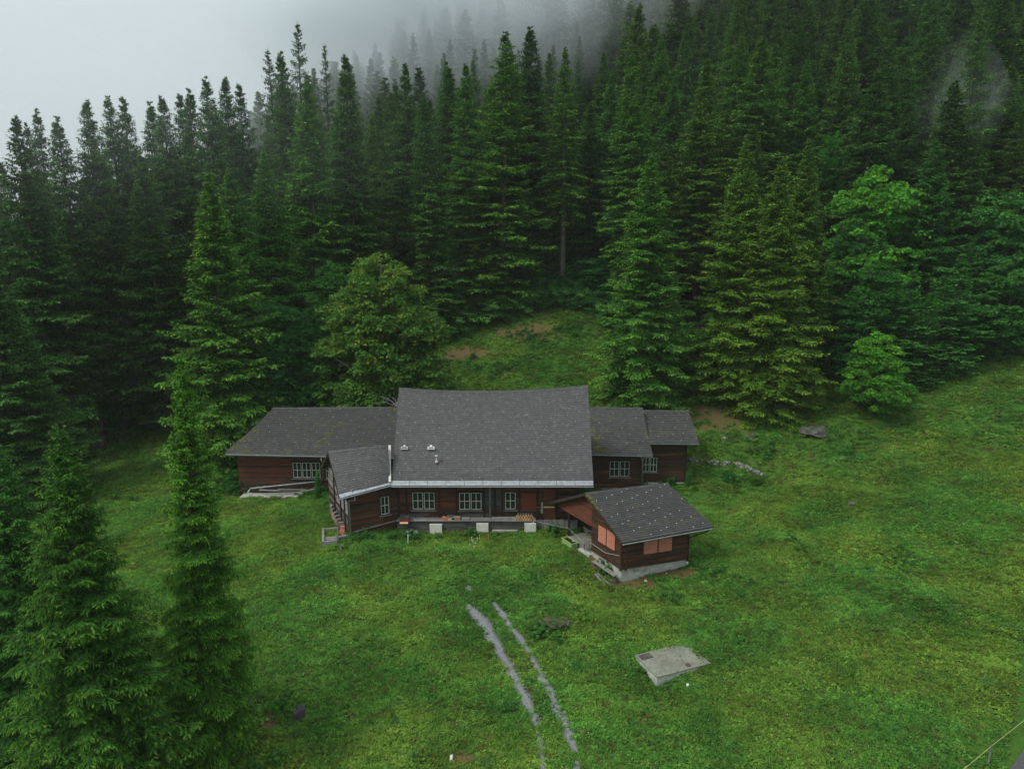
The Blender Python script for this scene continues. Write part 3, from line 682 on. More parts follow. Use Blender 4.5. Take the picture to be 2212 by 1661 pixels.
wall(barn, bA, bB, zbE1b.z + .1, .12, .17, 'wood_red', qb, out=(0, -1, 0), seg=3.5, top=lambda u: zbE0.z + .1 - .25 * u / 12, mats=lambda z, u, rs: 'wood_dark' if z < .8 or rs.random() < .25 else 'wood_red')
window(barn, bA, (1, 0, 0), (0, -1, 0), *qb[0], 3); window(barn, bA, (1, 0, 0), (0, -1, 0), *qb[1], 1)
wall(barn, (bA.x, 54.3), bA, 0, -.2, .3, 'wood_dark', out=(-1, 0, 0), top=lambda u: zbE0.z + .1)
wall(barn, bB, (bA.x, 54.3), 0, 0, .3, 'wood_dark', out=(0, 1, 0), top=lambda u: zbE0.z, plank=False) if False else None
g0 = aty(694, 990, 48.0); g1 = aty(698, 1001, YB - .1); g2 = aty(698, 1036, YB - .1); g3 = aty(690, 1040, YB - .12); g4 = aty(541, 1055, YB - .35); g5 = aty(534, 1066, YB - .8)
MB().tube([g0, g0 + Vector((0, 0, -.15)), g1, g2, g3, g4, g5], .05, 9).build('downpipe', M['gutter'], barn, True)
MB().box((bA.x + .3, YB - 1.0, -.25), (bA.x + 4.6, YB - .1, .10)).build('concrete_step', M['concrete'], barn)
for x0, y0, x1, y1, lb in ((560, 1058, 640, 1062, 'grey board lying at the left end of the step under the barn wall'), (640, 1064, 690, 1054, 'slanting grey board leaning up to the right under the barn wall'), (600, 1057, 660, 1058, 'short grey board lying between the two others under the barn wall')):
    p, q = aty(x0, y0, YB - .6), aty(x1, y1, YB - .5); t = MB().bar(p, q, .12, .06).build('loose_board', M['wood_grey'])
    tag(t, lb, 'board', 'loose boards by the barn')

# ---- two sheds at the right
shed = empty('shed', (0, 0, 0), 'dark shed joined to the right of the farmhouse, moss on its roof', 'shed')
sE0, sE1 = aty(1262, 980, 49.0), aty(1410, 984, 49.0); sR0, sR1 = aty(1260, 880, 52.6), aty(1387, 882, 52.6)
roofs, Ss, ns = roof_slope(shed, sE0, sE1, sR0, sR1, 22, 14, 'shingle_dark', 230, guard=(5, .3), gsize=.036); ridge_caps(roofs, Ss, ns, 13, 'shingle_dark', .15)
roof_slope(shed, Vector((sE1.x, 56.2, sE0.z)), Vector((sE0.x, 56.2, sE0.z)), sR1, sR0, 6, 8, 'shingle_dark', 0, guard=None)
gutter(shed, sE0 + Vector((0, -.07, -.04)), sE1 + Vector((0, -.07, -.04)), .055)
YS = 49.8; sA = Vector((5.2, YS, 0)); sB = Vector((aty(1385, 1020, YS).x, YS, 0))
qs = px_open(sA, sB, 1315, 994, 1361.5, 1030.5)
wall(shed, sA, sB, sE0.z + .2, .1, .17, 'wood_hut', [qs], out=(0, -1, 0), seg=2.6); window(shed, sA, (1, 0, 0), (0, -1, 0), *qs, 2)
wall(shed, sB, (sB.x, 55.4), 0, .0, .3, 'wood_dark', out=(1, 0, 0), top=lambda u: sE0.z + .2 + min(u, 5.6 - u) * .5)
MB().box((5.2, YS - .16, -.2), (sB.x, YS + .02, .085)).build('plinth', M['concrete'], shed)
MB().obox((sB.x - .1, YS - .09, 0), (.14, 0, 0), (0, .08, 0), (0, 0, sE0.z + .1)).build('post', M['wood_trim'], shed)
t0 = aty(1386, 985, 49.0)
MB().tube([t0, t0 + Vector((0, .2, -.25)), Vector((sB.x + .06, YS - .1, sE1.z - .7)), Vector((sB.x + .06, YS - .1, .1))], .04, 8).build('downpipe', M['wood_grey'], shed, True)
shed2 = empty('shed', (0, 0, 0), 'dark end shed furthest right, with white plinth and paired window half hidden', 'shed')
cE0, cE1 = aty(1396, 956, 49.9), aty(1511, 957, 49.9); cR0, cR1 = aty(1380, 887, 53.4), aty(1487, 888, 53.4)
roofc, Sc, nc = roof_slope(shed2, cE0, cE1, cR0, cR1, 18, 12, 'shingle_dark', 220, guard=(5, .3), gsize=.036); ridge_caps(roofc, Sc, nc, 12, 'shingle_dark', .15)
roof_slope(shed2, Vector((cE1.x, 56.9, cE0.z)), Vector((cE0.x, 56.9, cE0.z)), cR1, cR0, 6, 8, 'shingle_dark', 0, guard=None)
gutter(shed2, cE0 + Vector((0, -.07, -.05)), cE1 + Vector((0, -.07, -.05)), .06)
YC = 50.7; cA = Vector((sB.x - .4, YC, 0)); cB = Vector((aty(1482, 1000, YC).x, YC, 0))
qc = px_open(cA, cB, 1386, 986, 1421, 1020.5)
wall(shed2, cA, cB, cE0.z + .25, .22, .17, 'wood_hut', [qc], out=(0, -1, 0), seg=2.6); window(shed2, cA, (1, 0, 0), (0, -1, 0), *qc, 2)
wall(shed2, cB, (cB.x, 56.2), 0, .22, .3, 'wood_dark', out=(1, 0, 0), top=lambda u: cE0.z + .2 + min(u, 5.5 - u) * .4)
MB().box((cA.x, YC - .05, -.4), (cB.x - .02, YC + .2, .2)).build('plinth', M['plinth_white'], shed2)
MB().obox((cB.x - .1, YC - .07, .2), (.12, 0, 0), (0, .08, 0), (0, 0, cE0.z - .2)).build('post', M['wood_trim'], shed2)

# ---- small hut in front
hut = empty('hut', (0, 0, 0), 'small timber hut with salmon shutters, open porch and concrete base in front of the farmhouse', 'hut')
th = .45; hu = Vector((math.cos(th), math.sin(th), 0)); hv = Vector((-math.sin(th), math.cos(th), 0))
hE0f = Vector((5.94, 35.51, 0)); 
hE0 = aty(1345, 1172, 35.51); hE1 = aty(1541, 1137, 38.15)
hR0 = aty(1264, 1066, 39.07); hR1 = aty(1441, 1044, 41.7)
hB0 = aty(1187, 1085, 42.6); hB1 = hB0 + (hE1 - hE0)
roofh, Sh, nh = roof_slope(hut, hE0, hE1, hR0, hR1, 26, 19, 'shingle_dark', 300, guard=(5, .3), gsize=.042, thick=.10)
ridge_caps(roofh, Sh, nh, 16, 'shingle_dark', .16)
roof_slope(hut, hB1, hB0, hR1, hR0, 16, 16, 'shingle_dark', 0, guard=(5, .3), gsize=.042, thick=.10)
for a_, b_, s_ in ((hE0, hR0, -1), (hR0, hB0, -1), (hE1, hR1, 1)): MB().bar(a_ + Vector((0, 0, -.08)) + hu * .02 * s_, b_ + Vector((0, 0, -.08)) + hu * .02 * s_, .03, .14).build('bargeboard', M['wood_trim'], hut)
dh = (hE0 - hR0).normalized()
gutter(hut, hE0 + dh * .06 + Vector((0, 0, -.06)), hE1 + dh * .06 + Vector((0, 0, -.06)), .05)
MB().bar(hE0 + Vector((0, 0, -.14)) + hv * .05, hE1 + Vector((0, 0, -.14)) + hv * .05, .03, .12).build('fascia', M['panel_red'], hut)
gutter(hut, hB0 + Vector((0, 0, -.06)) + hv * .06, hB1 + Vector((0, 0, -.06)) + hv * .06, .05)
zh = .12
hc = hitplane(1342, 1230, (0, 0, zh), Vector((0, 0, 1))); hd = hitplane(1485, 1208, (0, 0, zh), Vector((0, 0, 1))); hs_ = hitplane(1278, 1189, (0, 0, zh), Vector((0, 0, 1)))
hc.z = hd.z = hs_.z = 0
hf = (hd - hc).normalized(); hfo = Vector((hf.y, -hf.x, 0)); hsd = (hs_ - hc).normalized(); hso = Vector((hsd.y, -hsd.x, 0))
if hso.x > 0: hso = -hso
zte = hE0.z + .05
nb2 = (hB1 - hB0).cross(hR0 - hB0).normalized()
def roofz(p):                  # height of the roof underside above a plan point
    f = lambda o, n: o.z - (n.x * (p[0] - o.x) + n.y * (p[1] - o.y)) / n.z
    return min(f(hE0, nh), f(hB0, nb2)) - .17
Lf = (hd - hc).length; Lsd = (hs_ - hc).length
qf = px_open(hc, hd, 1389, 1164, 1452, 1193)
qf = (qf[0], qf[1], qf[2], min(qf[3], roofz(hc) - .02))
wall(hut, hc, hd, 0, zh, .155, 'wood_hut', [qf], out=hfo, seg=2.0, top=lambda u: roofz(hc + hf * u), lap=.03)
qsd = px_open(hc, hs_, 1328, 1160, 1293, 1160)
z0s = [hitplane(x, y, hc, hso) for x, y in ((1293, 1134), (1293, 1164), (1331, 1152), (1331, 1196))]
us = sorted([(z0s[0] - hc).dot(hsd), (z0s[2] - hc).dot(hsd)]); zlo = (z0s[1].z + z0s[3].z) / 2; zhi = (z0s[0].z + z0s[2].z) / 2
qsd = (us[0], us[1], zlo, zhi)
wall(hut, hs_, hc, 0, zh, .155, 'wood_hut', [(Lsd - qsd[1], Lsd - qsd[0], zlo, zhi)], out=hso, seg=2.0, top=lambda u: roofz(hs_ - hsd * u), lap=.03)
def shutters(O, d, nrm, q, n=2):
    O = Vector((O[0], O[1], 0)); u0, u1, z0, z1 = q; up = Vector((0, 0, 1))
    fr = MB(); cs = .05
    fr.obox(O + d * (u0 - .02) + nrm * -.08 + up * z0, d * cs, nrm * .13, up * (z1 - z0)); fr.obox(O + d * (u1 - cs + .02) + nrm * -.08 + up * z0, d * cs, nrm * .13, up * (z1 - z0))
    fr.obox(O + d * ((u0 + u1) / 2 - cs / 2) + nrm * -.08 + up * z0, d * cs, nrm * .13, up * (z1 - z0)); fr.obox(O + d * (u0 - .04) + nrm * -.08 + up * (z0 - .04), d * (u1 - u0 + .08), nrm * .14, up * .04)
    w = fr.build('window', M['wood_trim'], hut)
    mid = (u0 + u1) / 2
    for a_, c_ in ((u0 + cs - .01, mid - cs / 2 - .01), (mid + cs / 2 + .01, u1 - cs + .01)):
        s = MB(); nbd = 5; wd = (c_ - a_) / nbd
        for k in range(nbd): s.obox(O + d * (a_ + wd * k + .004) + nrm * (.02) + up * (z0 + .02), d * (wd - .014), nrm * (.028 + .004 * (k % 2)), up * (z1 - z0 - .03))
        s.obox(O + d * (a_ + .004) + nrm * .052 + up * (z0 + .10), d * (c_ - a_ - .008), nrm * .012, up * .05)
        s.build('shutter', M['shutter'], w)
shutters(hc, hf, hfo, qf)
shutters(hc, hsd, hso, qsd)
for o_ in (hc - hf * .10 + hfo * .06, hc + hfo * .08 + hf * .22, hd - hf * .05 + hfo * .04): MB().obox(o_ + Vector((0, 0, .05)), hf * .10, hfo * -.14, Vector((0, 0, roofz(o_ - hfo * .1)))).build('corner_post', M['wood_dark'], hut)
# plinth, rear block, porch
GH = -.55
def prism(pts, z0, z1): 
    m = MB(); n = len(pts); m.v = [(p.x, p.y, z0) for p in pts] + [(p.x, p.y, z1) for p in pts]
    m.f = [tuple(range(n))[::-1], tuple(range(n, 2 * n))] + [(i, (i + 1) % n, n + (i + 1) % n, n + i) for i in range(n)]; m.m = [0] * len(m.f); return m
he = hd + hsd * Lsd
back = 6.35
hbk0, hbk1 = hc + hsd * back, hd + hsd * back
ins = .03
inr = hs_ + hf * 1.7
prism([hc + hf * ins + hsd * ins, hd - hf * ins + hsd * ins, hbk1, hbk0 + hf * 1.7, inr, hs_], GH - .2, zh - .01).build('plinth', M['concrete'], hut)
ppx = hitplane(1228.5, 1157, (0, 0, .0), Vector((0, 0, 1))); fl = max(1.4, (Vector((ppx.x, ppx.y, 0)) - hs_).dot(hsd) + .12)
prism([hs_ + hsd * .02, inr + hsd * .02, inr + hsd * fl, Vector((ppx.x, ppx.y, 0)) + hsd * .12 - hf * .12], GH - .1, .03).build('porch_floor', M['concrete_slab'], hut)
for k in range(3): prism([hs_ + hso * (.0 + .3 * k) - hsd * .1, hs_ + hso * (.28 + .3 * k) - hsd * .1, hs_ + hso * (.28 + .3 * k) + hsd * 1.0, hs_ + hso * (.0 + .3 * k) + hsd * 1.0], GH - .3, -.08 - .15 * k).build('step', M['concrete'], hut) if k < 1 else None
inr = hs_ + hf * 1.7
wall(hut, hs_, inr, 0, zh, .17, 'wood_dark', out=hsd, top=lambda u: roofz(hs_) - .02, seg=2)
wall(hut, hbk0 + hf * 1.7, inr, 0, zh, .17, 'wood_dark', out=-hf, top=lambda u: roofz(hbk0 + hf * 1.7 + (inr - hbk0 - hf * 1.7).normalized() * u), seg=2)
wall(hut, hd, hbk1, 0, zh, .17, 'wood_hut', out=hf, top=lambda u: roofz(hd + hsd * u), seg=2.4)
wall(hut, hbk1, hbk0 + hf * 1.7, 0, zh, .3, 'wood_dark', out=hsd, top=lambda u: roofz(hbk0), plank=False)
dd = MB().obox(inr - hf * .05 + hsd * .5 + Vector((0, 0, .14)), hf * .03, hsd * .85, Vector((0, 0, 1.9))).build('door', M['log_end'], hut)
# gable field over the porch and its post
g0_ = hs_ + hsd * .0; g1_ = hbk0 - hsd * .1
wall(hut, g1_, g0_, 0, roofz(hbk0) - .25, .16, 'wood_red', out=hso, top=lambda u: roofz(g1_ + (g0_ - g1_).normalized() * u), seg=2.6, lap=.03)
ppx = hitplane(1228.5, 1158, (0, 0, .0), Vector((0, 0, 1)))
MB().box((ppx.x - .07, ppx.y - .07, -.25), (ppx.x + .07, ppx.y + .07, roofz(ppx) + .1)).build('porch_post', M['wood_trim'], hut)
# downpipe at the right corner
q0 = hE1 + dh * .05 - hf * .35; q1 = hd + hfo * .12 - hf * .08
MB().tube([q0 + Vector((0, 0, -.1)), q0 + Vector((0, 0, -.2)), Vector((q1.x, q1.y, hE1.z - .55)), Vector((q1.x, q1.y, -.1))], .04, 8).build('downpipe', M['wood_trim'], hut, True)
MB().tube([Vector((q1.x, q1.y, -.12)), Vector((q1.x, q1.y, .06))], .055, 10).build('drain_outlet', M['plinth_white'], hut, True)
def cushion(parent, S, nrm, spots, rad, seed):
    rs = random.Random(seed); b = MB()
    for u, v, n in spots:
        for _ in range(n):
            p = S(min(max(u + rs.gauss(0, rad), 0.005), .99), min(max(v + rs.gauss(0, rad * 1.3), .01), .99), .02); r = rs.uniform(.04, .10)
            x = Vector((1, 0, 0)) * r; y = nrm.cross(x).normalized() * r; top = p + nrm * r * .6
            ring = [p + x * math.cos(t) * rs.uniform(.7, 1.2) + y * math.sin(t) * rs.uniform(.7, 1.2) for t in (0, 1.05, 2.1, 3.14, 4.2, 5.24)]
            for i in range(6): b.quad(ring[i], ring[(i + 1) % 6], top)
    o = b.build('moss', M['moss'], parent); o['kind'] = 'stuff'
cushion(roofh, Sh, nh, [(.01, .95, 14), (.012, .8, 14), (.012, .66, 8), (.02, .9, 10)], .012, 3)
cushion(roofs, Ss, ns, [(.16, .12, 22), (.18, .3, 22), (.22, .08, 16), (.14, .5, 14), (.33, .06, 10), (.14, .7, 8)], .03, 4)
cushion(roofb, Sb, nb_, [(.02, .3, 30), (.03, .15, 26), (.05, .5, 18), (.52, .45, 20), (.50, .3, 14), (.56, .6, 14), (.10, .06, 14), (.98, .95, 30), (.93, .97, 14)], .02, 5)
# ------------------------------------------------------------------ trees
FULL = True
def strips(P0, D, Wd, Lg, droop, tint0, tint1, rs):
    """Drooping tapered sprays: n sprays from P0 along D, side vectors Wd, lengths Lg -> verts, tris, tint."""
    n = len(P0); mid = P0 + D * (Lg * .55)[:, None]; mid[:, 2] -= droop * Lg * .18
    tip = P0 + D * Lg[:, None]; tip[:, 2] -= droop * Lg * .55
    k = rs.uniform(.75, 1.25, n)[:, None]
    V = np.stack([P0 - Wd * .35, P0 + Wd * .35, mid - Wd * k, mid + Wd * k, tip], 1).reshape(-1, 3)
    b = (np.arange(n) * 5)[:, None]
    F = np.concatenate([b + [0, 1, 3], b + [0, 3, 2], b + [2, 3, 4]], 0)
    t = np.stack([tint0, tint0, (tint0 + tint1) / 2, (tint0 + tint1) / 2, tint1], 1).ravel()
    return V, F, t
def rhomb(P0, D, Wd, Lg, droop, t0, t1):
    n = len(P0); mid = P0 + D * (Lg * .5)[:, None]; mid[:, 2] -= droop * Lg * .12; tip = P0 + D * Lg[:, None]; tip[:, 2] -= droop * Lg * .4
    V = np.stack([P0, mid - Wd, tip, mid + Wd], 1).reshape(-1, 3); b = (np.arange(n) * 4)[:, None]
    return V, np.concatenate([b + [0, 1, 2], b + [0, 2, 3]], 0), np.stack([t0, (t0 + t1) / 2, t1, (t0 + t1) / 2], 1).ravel()
def spruce_proto(name, H, Rb, seed, bare=.06, step=.42, nb=6, twig=.16, wid=.055, hang=.8, top=.75, mat='needles', e_lo=-14, e_hi=38, gaps=.1, twl=.42, cone=.84, bend=.0, lat=.42, tw=.34):
    """Spruce of height H: trunk mesh and crown mesh (whorls of arching boughs that carry side sprays and hanging twigs)."""
    rs = np.random.RandomState(seed); Vs, Fs, Ts = [], [], []; n0 = 0
    ph = rs.uniform(0, 6.28); tr = lambda z: np.array([bend * math.sin(z / H * 3 + ph), bend * math.cos(z / H * 2.5 + ph), z])
    z = H * bare; br = MB(); lop = rs.uniform(.8, 1.15, 12)
    def add(V, F, t):
        nonlocal n0
        Vs.append(V); Fs.append(F + n0); Ts.append(t); n0 += len(V)
    while z < H * .985:
        t = (z - H * bare) / (H * (1 - bare)); prof = (1 - t) ** cone * (.72 + .28 * min(1, t * 5))
        cnt = max(3, int(nb * (1 - .3 * t) + rs.uniform(-1, 1.5))); a0 = rs.uniform(0, 6.28); wig = rs.uniform(.75, 1.1)
        for k in range(cnt):
            if rs.rand() < gaps * (1 - t): continue
            az = a0 + 6.283 * k / cnt + rs.uniform(-.3, .3)
            kt = max(0, (t - .6) / .4) ** .7; L = Rb * prof * (wig * rs.uniform(.60, 1.18) * lop[int(az / 6.283 * 12) % 12] * (1 - kt) + rs.uniform(.8, 1.0) * kt) + .05
            e = R(e_lo + (e_hi - e_lo) * t ** 1.3 + rs.uniform(-7, 7)); zz = z + rs.uniform(-.8, .8) * step
            d = np.array([math.cos(az), math.sin(az), 0]); w = np.array([-math.sin(az), math.cos(az), 0])
            sag = .34 * (1 - t) * rs.uniform(.6, 1.4); o = tr(zz); wv = rs.uniform(0, 6)
            cur = lambda s: o + np.outer(s * L * math.cos(e), d) + np.outer(L * (math.sin(e) * s - sag * s ** 1.6 + sag * .75 * s ** 4), [0, 0, 1]) + np.outer(.07 * L * np.sin(s * 3.5 + wv), w)
            # axes: the bough itself and its side shoots
            nl = max(2, int(L / lat)); sl = np.sort(rs.uniform(.10, .97, nl * 2)); sg = np.where(np.arange(nl * 2) % 2, 1.0, -1.0)
            B0 = np.vstack([cur(sl), cur(np.linspace(0, .75, 4))]); nB = len(B0)
            A = rs.uniform(.55, 1.25, nl * 2); DL = np.outer(np.cos(A), d) + np.outer(np.sin(A) * sg, w) + np.outer(rs.uniform(-.12, .16, nl * 2), [0, 0, 1])
            LL = np.minimum((twl * L * (1.04 - sl) ** .8 + .09) * rs.uniform(.5, 1.3, nl * 2) * min(1, .4 + L * .5), 1.35)
            tp = cur(np.array([.25, .5, .75, 1.0])) - cur(np.linspace(0, .75, 4)); tl = np.linalg.norm(tp, axis=1)
            DL = np.vstack([DL, tp / tl[:, None]]); LL = np.r_[LL, tl]; dr = np.r_[np.full(nl * 2, hang * .30), np.zeros(4)]; S_ = np.r_[sl, .1, .35, .6, .9]
            cntq = np.maximum(1, (LL / twig + rs.rand(nB)).astype(int)); r_ = np.repeat(np.arange(nB), cntq); u = rs.rand(len(r_)) ** .9
            P = B0[r_] + DL[r_] * (LL[r_] * u)[:, None]; P[:, 2] -= dr[r_] * LL[r_] * u ** 2; m = len(r_)
            wl = np.stack([-DL[r_, 1], DL[r_, 0], 0 * u], 1); wl /= np.linalg.norm(wl, axis=1)[:, None] + 1e-6
            fresh = np.clip(S_[r_] * .45 + u * .45 + rs.uniform(-.15, .25, m), 0, 1)
            q = tw * min(1, .34 + L * .38) * rs.uniform(.55, 1.3, m) * (1.15 - .45 * u)
            for sd2 in (-1, 1):
                an = rs.uniform(.5, 1.1, m); D2 = DL[r_] * np.cos(an)[:, None] + wl * (np.sin(an) * sd2)[:, None]; D2[:, 2] += rs.uniform(-.45, .05, m) * min(1, hang + .3)
                sdv = np.cross(D2, [0, 0, 1]); sdv /= np.linalg.norm(sdv, axis=1)[:, None] + 1e-6; sdv[:, 2] += rs.uniform(-.7, .7, m)
                add(*rhomb(P, D2, sdv * (wid * rs.uniform(.6, 1.3, m))[:, None], q, hang * .5, fresh * .6, np.clip(fresh + .3 + rs.uniform(-.1, .2, m), 0, 1.2)))
            k_ = rs.rand(m) < (.85 if hang > .3 else .2); D3 = wl * rs.uniform(-.35, .35, m)[:, None] + DL[r_] * .2 + [0, 0, -1.0]
            add(*rhomb(P[k_], D3[k_], (wl * .5 + DL[r_] * .8)[k_] * (wid * rs.uniform(.5, 1.0, m))[k_, None], (q * rs.uniform(.6, 1.6, m) * hang)[k_], 0, (fresh * .25)[k_], (fresh * .6)[k_]))
            if L > .8:
                pts = cur(np.array([0, .3, .6, .9])); r0 = .008 + .005 * L
                br.tube([tuple(p) for p in pts], [r0, r0 * .8, r0 * .5, r0 * .2], 4, cap=False)
        z += step * rs.uniform(.75, 1.2) * (1 - .72 * t)
    # leader
    n = 10; zz = np.linspace(H * .965, H * .995, n); P = np.array([tr(q) for q in zz]); az = rs.uniform(0, 6.28, n)
    D = np.stack([np.cos(az), np.sin(az), np.full(n, .9)], 1); W_ = np.stack([-np.sin(az), np.cos(az), 0 * az], 1) * wid * .5
    add(*strips(P, D, W_, np.linspace(.16, .06, n) * (H / 30) ** .5, 0, np.full(n, .6), np.full(n, 1.1), rs))
    V = np.concatenate(Vs); F = np.concatenate(Fs); t = np.concatenate(Ts)
    crown = npmesh(name + '_crown', V, F, M[mat], t)
    tk = MB(); K = 12; tk.tube([tuple(tr(H * i / K) + np.array([0, 0, -.8 if i == 0 else 0])) for i in range(K + 1)], [max(.012, H * .0125 * (1 - i / K) ** .85 + (.05 if i == 0 else 0)) for i in range(K + 1)], 9)
    nt = len(tk.v); tk.v += br.v; tk.f += [tuple(i + nt for i in f) for f in br.f]; tk.m += br.m
    trunk = tk.mesh(name + '_trunk', M['bark'], True)
    return dict(trunk=trunk, crown=crown, H=H, n=len(F))
def leafy_proto(name, lobes, H, seed, leaf=.17, n=26000, mat='leaf_maple', trunk_r=.18, fork=.3, stems=6):
    """Broadleaf tree or bush: forked trunk and crown of leaves on many small clumps filling the lobes (x,y,z,rx,ry,rz)."""
    rs = np.random.RandomState(seed); lobes = np.array(lobes, float); vol = (lobes[:, 3] * lobes[:, 4] * lobes[:, 5]) ** (2 / 3); pr = vol / vol.sum()
    nc = max(12, n // 70); li = rs.choice(len(lobes), nc, p=pr); dirs = rs.normal(size=(nc, 3)); dirs /= np.linalg.norm(dirs, axis=1)[:, None]
    rad = rs.uniform(.45, 1.0, nc) ** .6 * rs.uniform(.85, 1.08, nc); cen = lobes[li, :3] + dirs * lobes[li, 3:] * rad[:, None]
    cen[:, 2] = np.maximum(cen[:, 2], H * .04)
    cr = rs.uniform(.28, .62, nc) * (H / 9) ** .5
    k = n // nc; c = np.repeat(cen, k, 0); r_ = np.repeat(cr, k); N = len(c); d = rs.normal(size=(N, 3)); d /= np.linalg.norm(d, axis=1)[:, None]
    d[:, 2] = np.abs(d[:, 2]) * .85 - .25
    p = c + d * (r_ * rs.uniform(.55, 1.05, N))[:, None] * [1.1, 1.1, .8]
    nrm = d * .5 + rs.normal(size=(N, 3)) * .45 + [0, 0, .65]; nrm /= np.linalg.norm(nrm, axis=1)[:, None]
    u = np.cross(nrm, rs.normal(size=(N, 3))); u /= np.linalg.norm(u, axis=1)[:, None]; v = np.cross(nrm, u); s = (leaf * rs.uniform(.6, 1.25, N))[:, None]
    V = np.stack([p - u * s * .5, p - v * s * .34 + nrm * s * .1, p + u * s * .6 - nrm * s * .12, p + v * s * .34 + nrm * s * .1], 1).reshape(-1, 3)
    b = (np.arange(N) * 4)[:, None]; F = np.concatenate([b + [0, 1, 2], b + [0, 2, 3]], 0)
    ct = np.repeat(rs.uniform(-.15, .3, nc), k); t = np.clip(.45 + ct + rs.uniform(-.35, .45, N) + .25 * (p[:, 2] / H - .5), 0, 1.2)
    crown = npmesh(name + '_crown', V, F, M[mat], np.repeat(t, 4))
    tk = MB(); fz = H * fork; tk.tube([(0, 0, -.5), (0, 0, fz * .5), (.05, .03, fz)], [trunk_r * 1.25, trunk_r, trunk_r * .85], 9)
    sel = rs.choice(nc, min(nc, stems), replace=False)
    for i in sel:
        q = cen[i]; tk.tube([(.05, .03, fz * rs.uniform(.6, 1)), tuple(np.array([q[0] * .35, q[1] * .35, fz + (q[2] - fz) * .5])), tuple(q)], [trunk_r * .5, trunk_r * .3, trunk_r * .08], 5, cap=False)
    return dict(trunk=tk.mesh(name + '_trunk', M['bark_grey'], True), crown=crown, H=H, n=len(F))
def plant(name, proto, x, y, height, label, cat, group=None, width=1.0, rz=0, col=(1, 1, 1), z=None, lean=(0, 0), crown='crown'):
    s = height / proto['H']; z = T(x, y) - .05 if z is None else z
    o = empty(name, (x, y, z), label, cat, group, rz); o.scale = (s * width, s * width, s); o.rotation_euler = (lean[0], lean[1], rz)
    t = link('trunk', proto['trunk'], o); c = link(crown, proto['crown'], o); c.color = (*col, 1); t.color = (*col, 1)
    return o
PR = {}
PR['mid'] = [spruce_proto('spruce_a', 30, 6.0, 11, .10, step=.52, twig=.24, wid=.070, tw=.48, lat=.5), spruce_proto('spruce_b', 30, 5.4, 12, .16, step=.58, twig=.25, wid=.070, tw=.48, lat=.5, hang=1.0, gaps=.15, e_lo=-20), spruce_proto('spruce_c', 30, 6.6, 13, .05, step=.56, nb=5, twig=.24, wid=.070, tw=.48, lat=.5, gaps=.2, e_lo=-8, bend=.25),
             spruce_proto('spruce_d', 30, 5.2, 14, .12, nb=6, step=.56, twig=.24, wid=.070, tw=.48, lat=.5, hang=.9, cone=.78, bend=.3)]
PR['far'] = [spruce_proto('far_spruce_a', 28, 5.4, 21, .12, step=.85, nb=6, twig=.42, wid=.11, tw=.62, lat=.8, hang=.9), spruce_proto('far_spruce_b', 28, 4.8, 22, .16, step=.85, nb=6, twig=.42, wid=.11, tw=.62, lat=.8, hang=1.0, bend=.3), spruce_proto('far_spruce_c', 28, 5.8, 23, .08, step=.85, nb=6, twig=.42, wid=.11, tw=.62, lat=.8, gaps=.15)]
PR['bare'] = [spruce_proto('tall_spruce_a', 32, 4.8, 31, .34, step=.62, nb=5, twig=.24, wid=.070, tw=.48, lat=.5, gaps=.2, hang=1.0, e_lo=-24), spruce_proto('tall_spruce_b', 32, 6.0, 32, .24, step=.7, nb=5, twig=.24, wid=.070, tw=.48, lat=.5, gaps=.25, hang=.9, e_lo=-12)]
PR['near'] = [spruce_proto('near_spruce_a', 15.7, 3.2, 41, .03, step=.28, nb=8, twig=.075, wid=.021, tw=.25, lat=.24, hang=.9, gaps=.06, e_lo=-30, e_hi=42, twl=.40, cone=.80), spruce_proto('near_spruce_b', 15, 4.4, 42, .02, step=.33, nb=8, twig=.080, wid=.022, tw=.26, lat=.27, hang=.9, gaps=.08, e_lo=-20, e_hi=42, twl=.40, cone=.84)]
PR['edge'] = [spruce_proto('edge_spruce_a', 22, 6.8, 51, .02, step=.50, nb=7, twig=.17, wid=.055, tw=.42, lat=.42, gaps=.10, e_lo=-16, cone=.88, hang=.75), spruce_proto('edge_spruce_b', 24, 7.0, 52, .02, step=.52, nb=7, twig=.17, wid=.055, tw=.42, lat=.42, gaps=.12, e_lo=-12, e_hi=40, cone=.90, hang=.8)]
PR['young'] = [spruce_proto('young_fir_a', 8, 2.1, 61, .02, step=.34, nb=8, twig=.12, wid=.045, tw=.24, lat=.26, hang=.15, gaps=.03, e_lo=-4, e_hi=45, cone=.72), spruce_proto('young_fir_b', 6, 1.5, 62, .02, step=.30, nb=8, twig=.11, wid=.042, tw=.22, lat=.24, hang=.12, gaps=.04, e_lo=0, e_hi=48, cone=.8)]
PR['larch'] = [spruce_proto('larch_a', 30, 5.2, 71, .2, step=.72, nb=5, twig=.26, wid=.06, tw=.36, lat=.6, hang=1.1, gaps=.2, e_lo=-6, e_hi=30, mat='needles_larch', twl=.30, cone=.9, bend=.3)]
rt = random.Random(99); PLACED = []
def tree_at(kind, i, px, py, y, label, name='spruce_tree', cat='spruce', group=None, w=1.0, col=(1, 1, 1), basepx=None, rz=None):
    """Tree whose tip stands on the measured sight line (px,py) at distance y and whose foot stands on the ground there."""
    tip = aty(px, py, y); x = tip.x
    g = T(x, y); h = max(3, tip.z - g + .1); p = PR[kind][i % len(PR[kind])]
    wr = w * (p['H'] / h) ** .35 if kind not in ('near',) else w
    o = plant(name, p, x, y, h, label, cat, group, wr, rt.uniform(0, 6.28) if rz is None else rz, col); PLACED.append((x, y)); return o
G_ = (1, 1, 1); YEL = (1.35, 1.15, .7); BLU = (.85, 1.0, 1.1); DK = (.75, .8, .85); LT = (1.2, 1.2, 1.0)
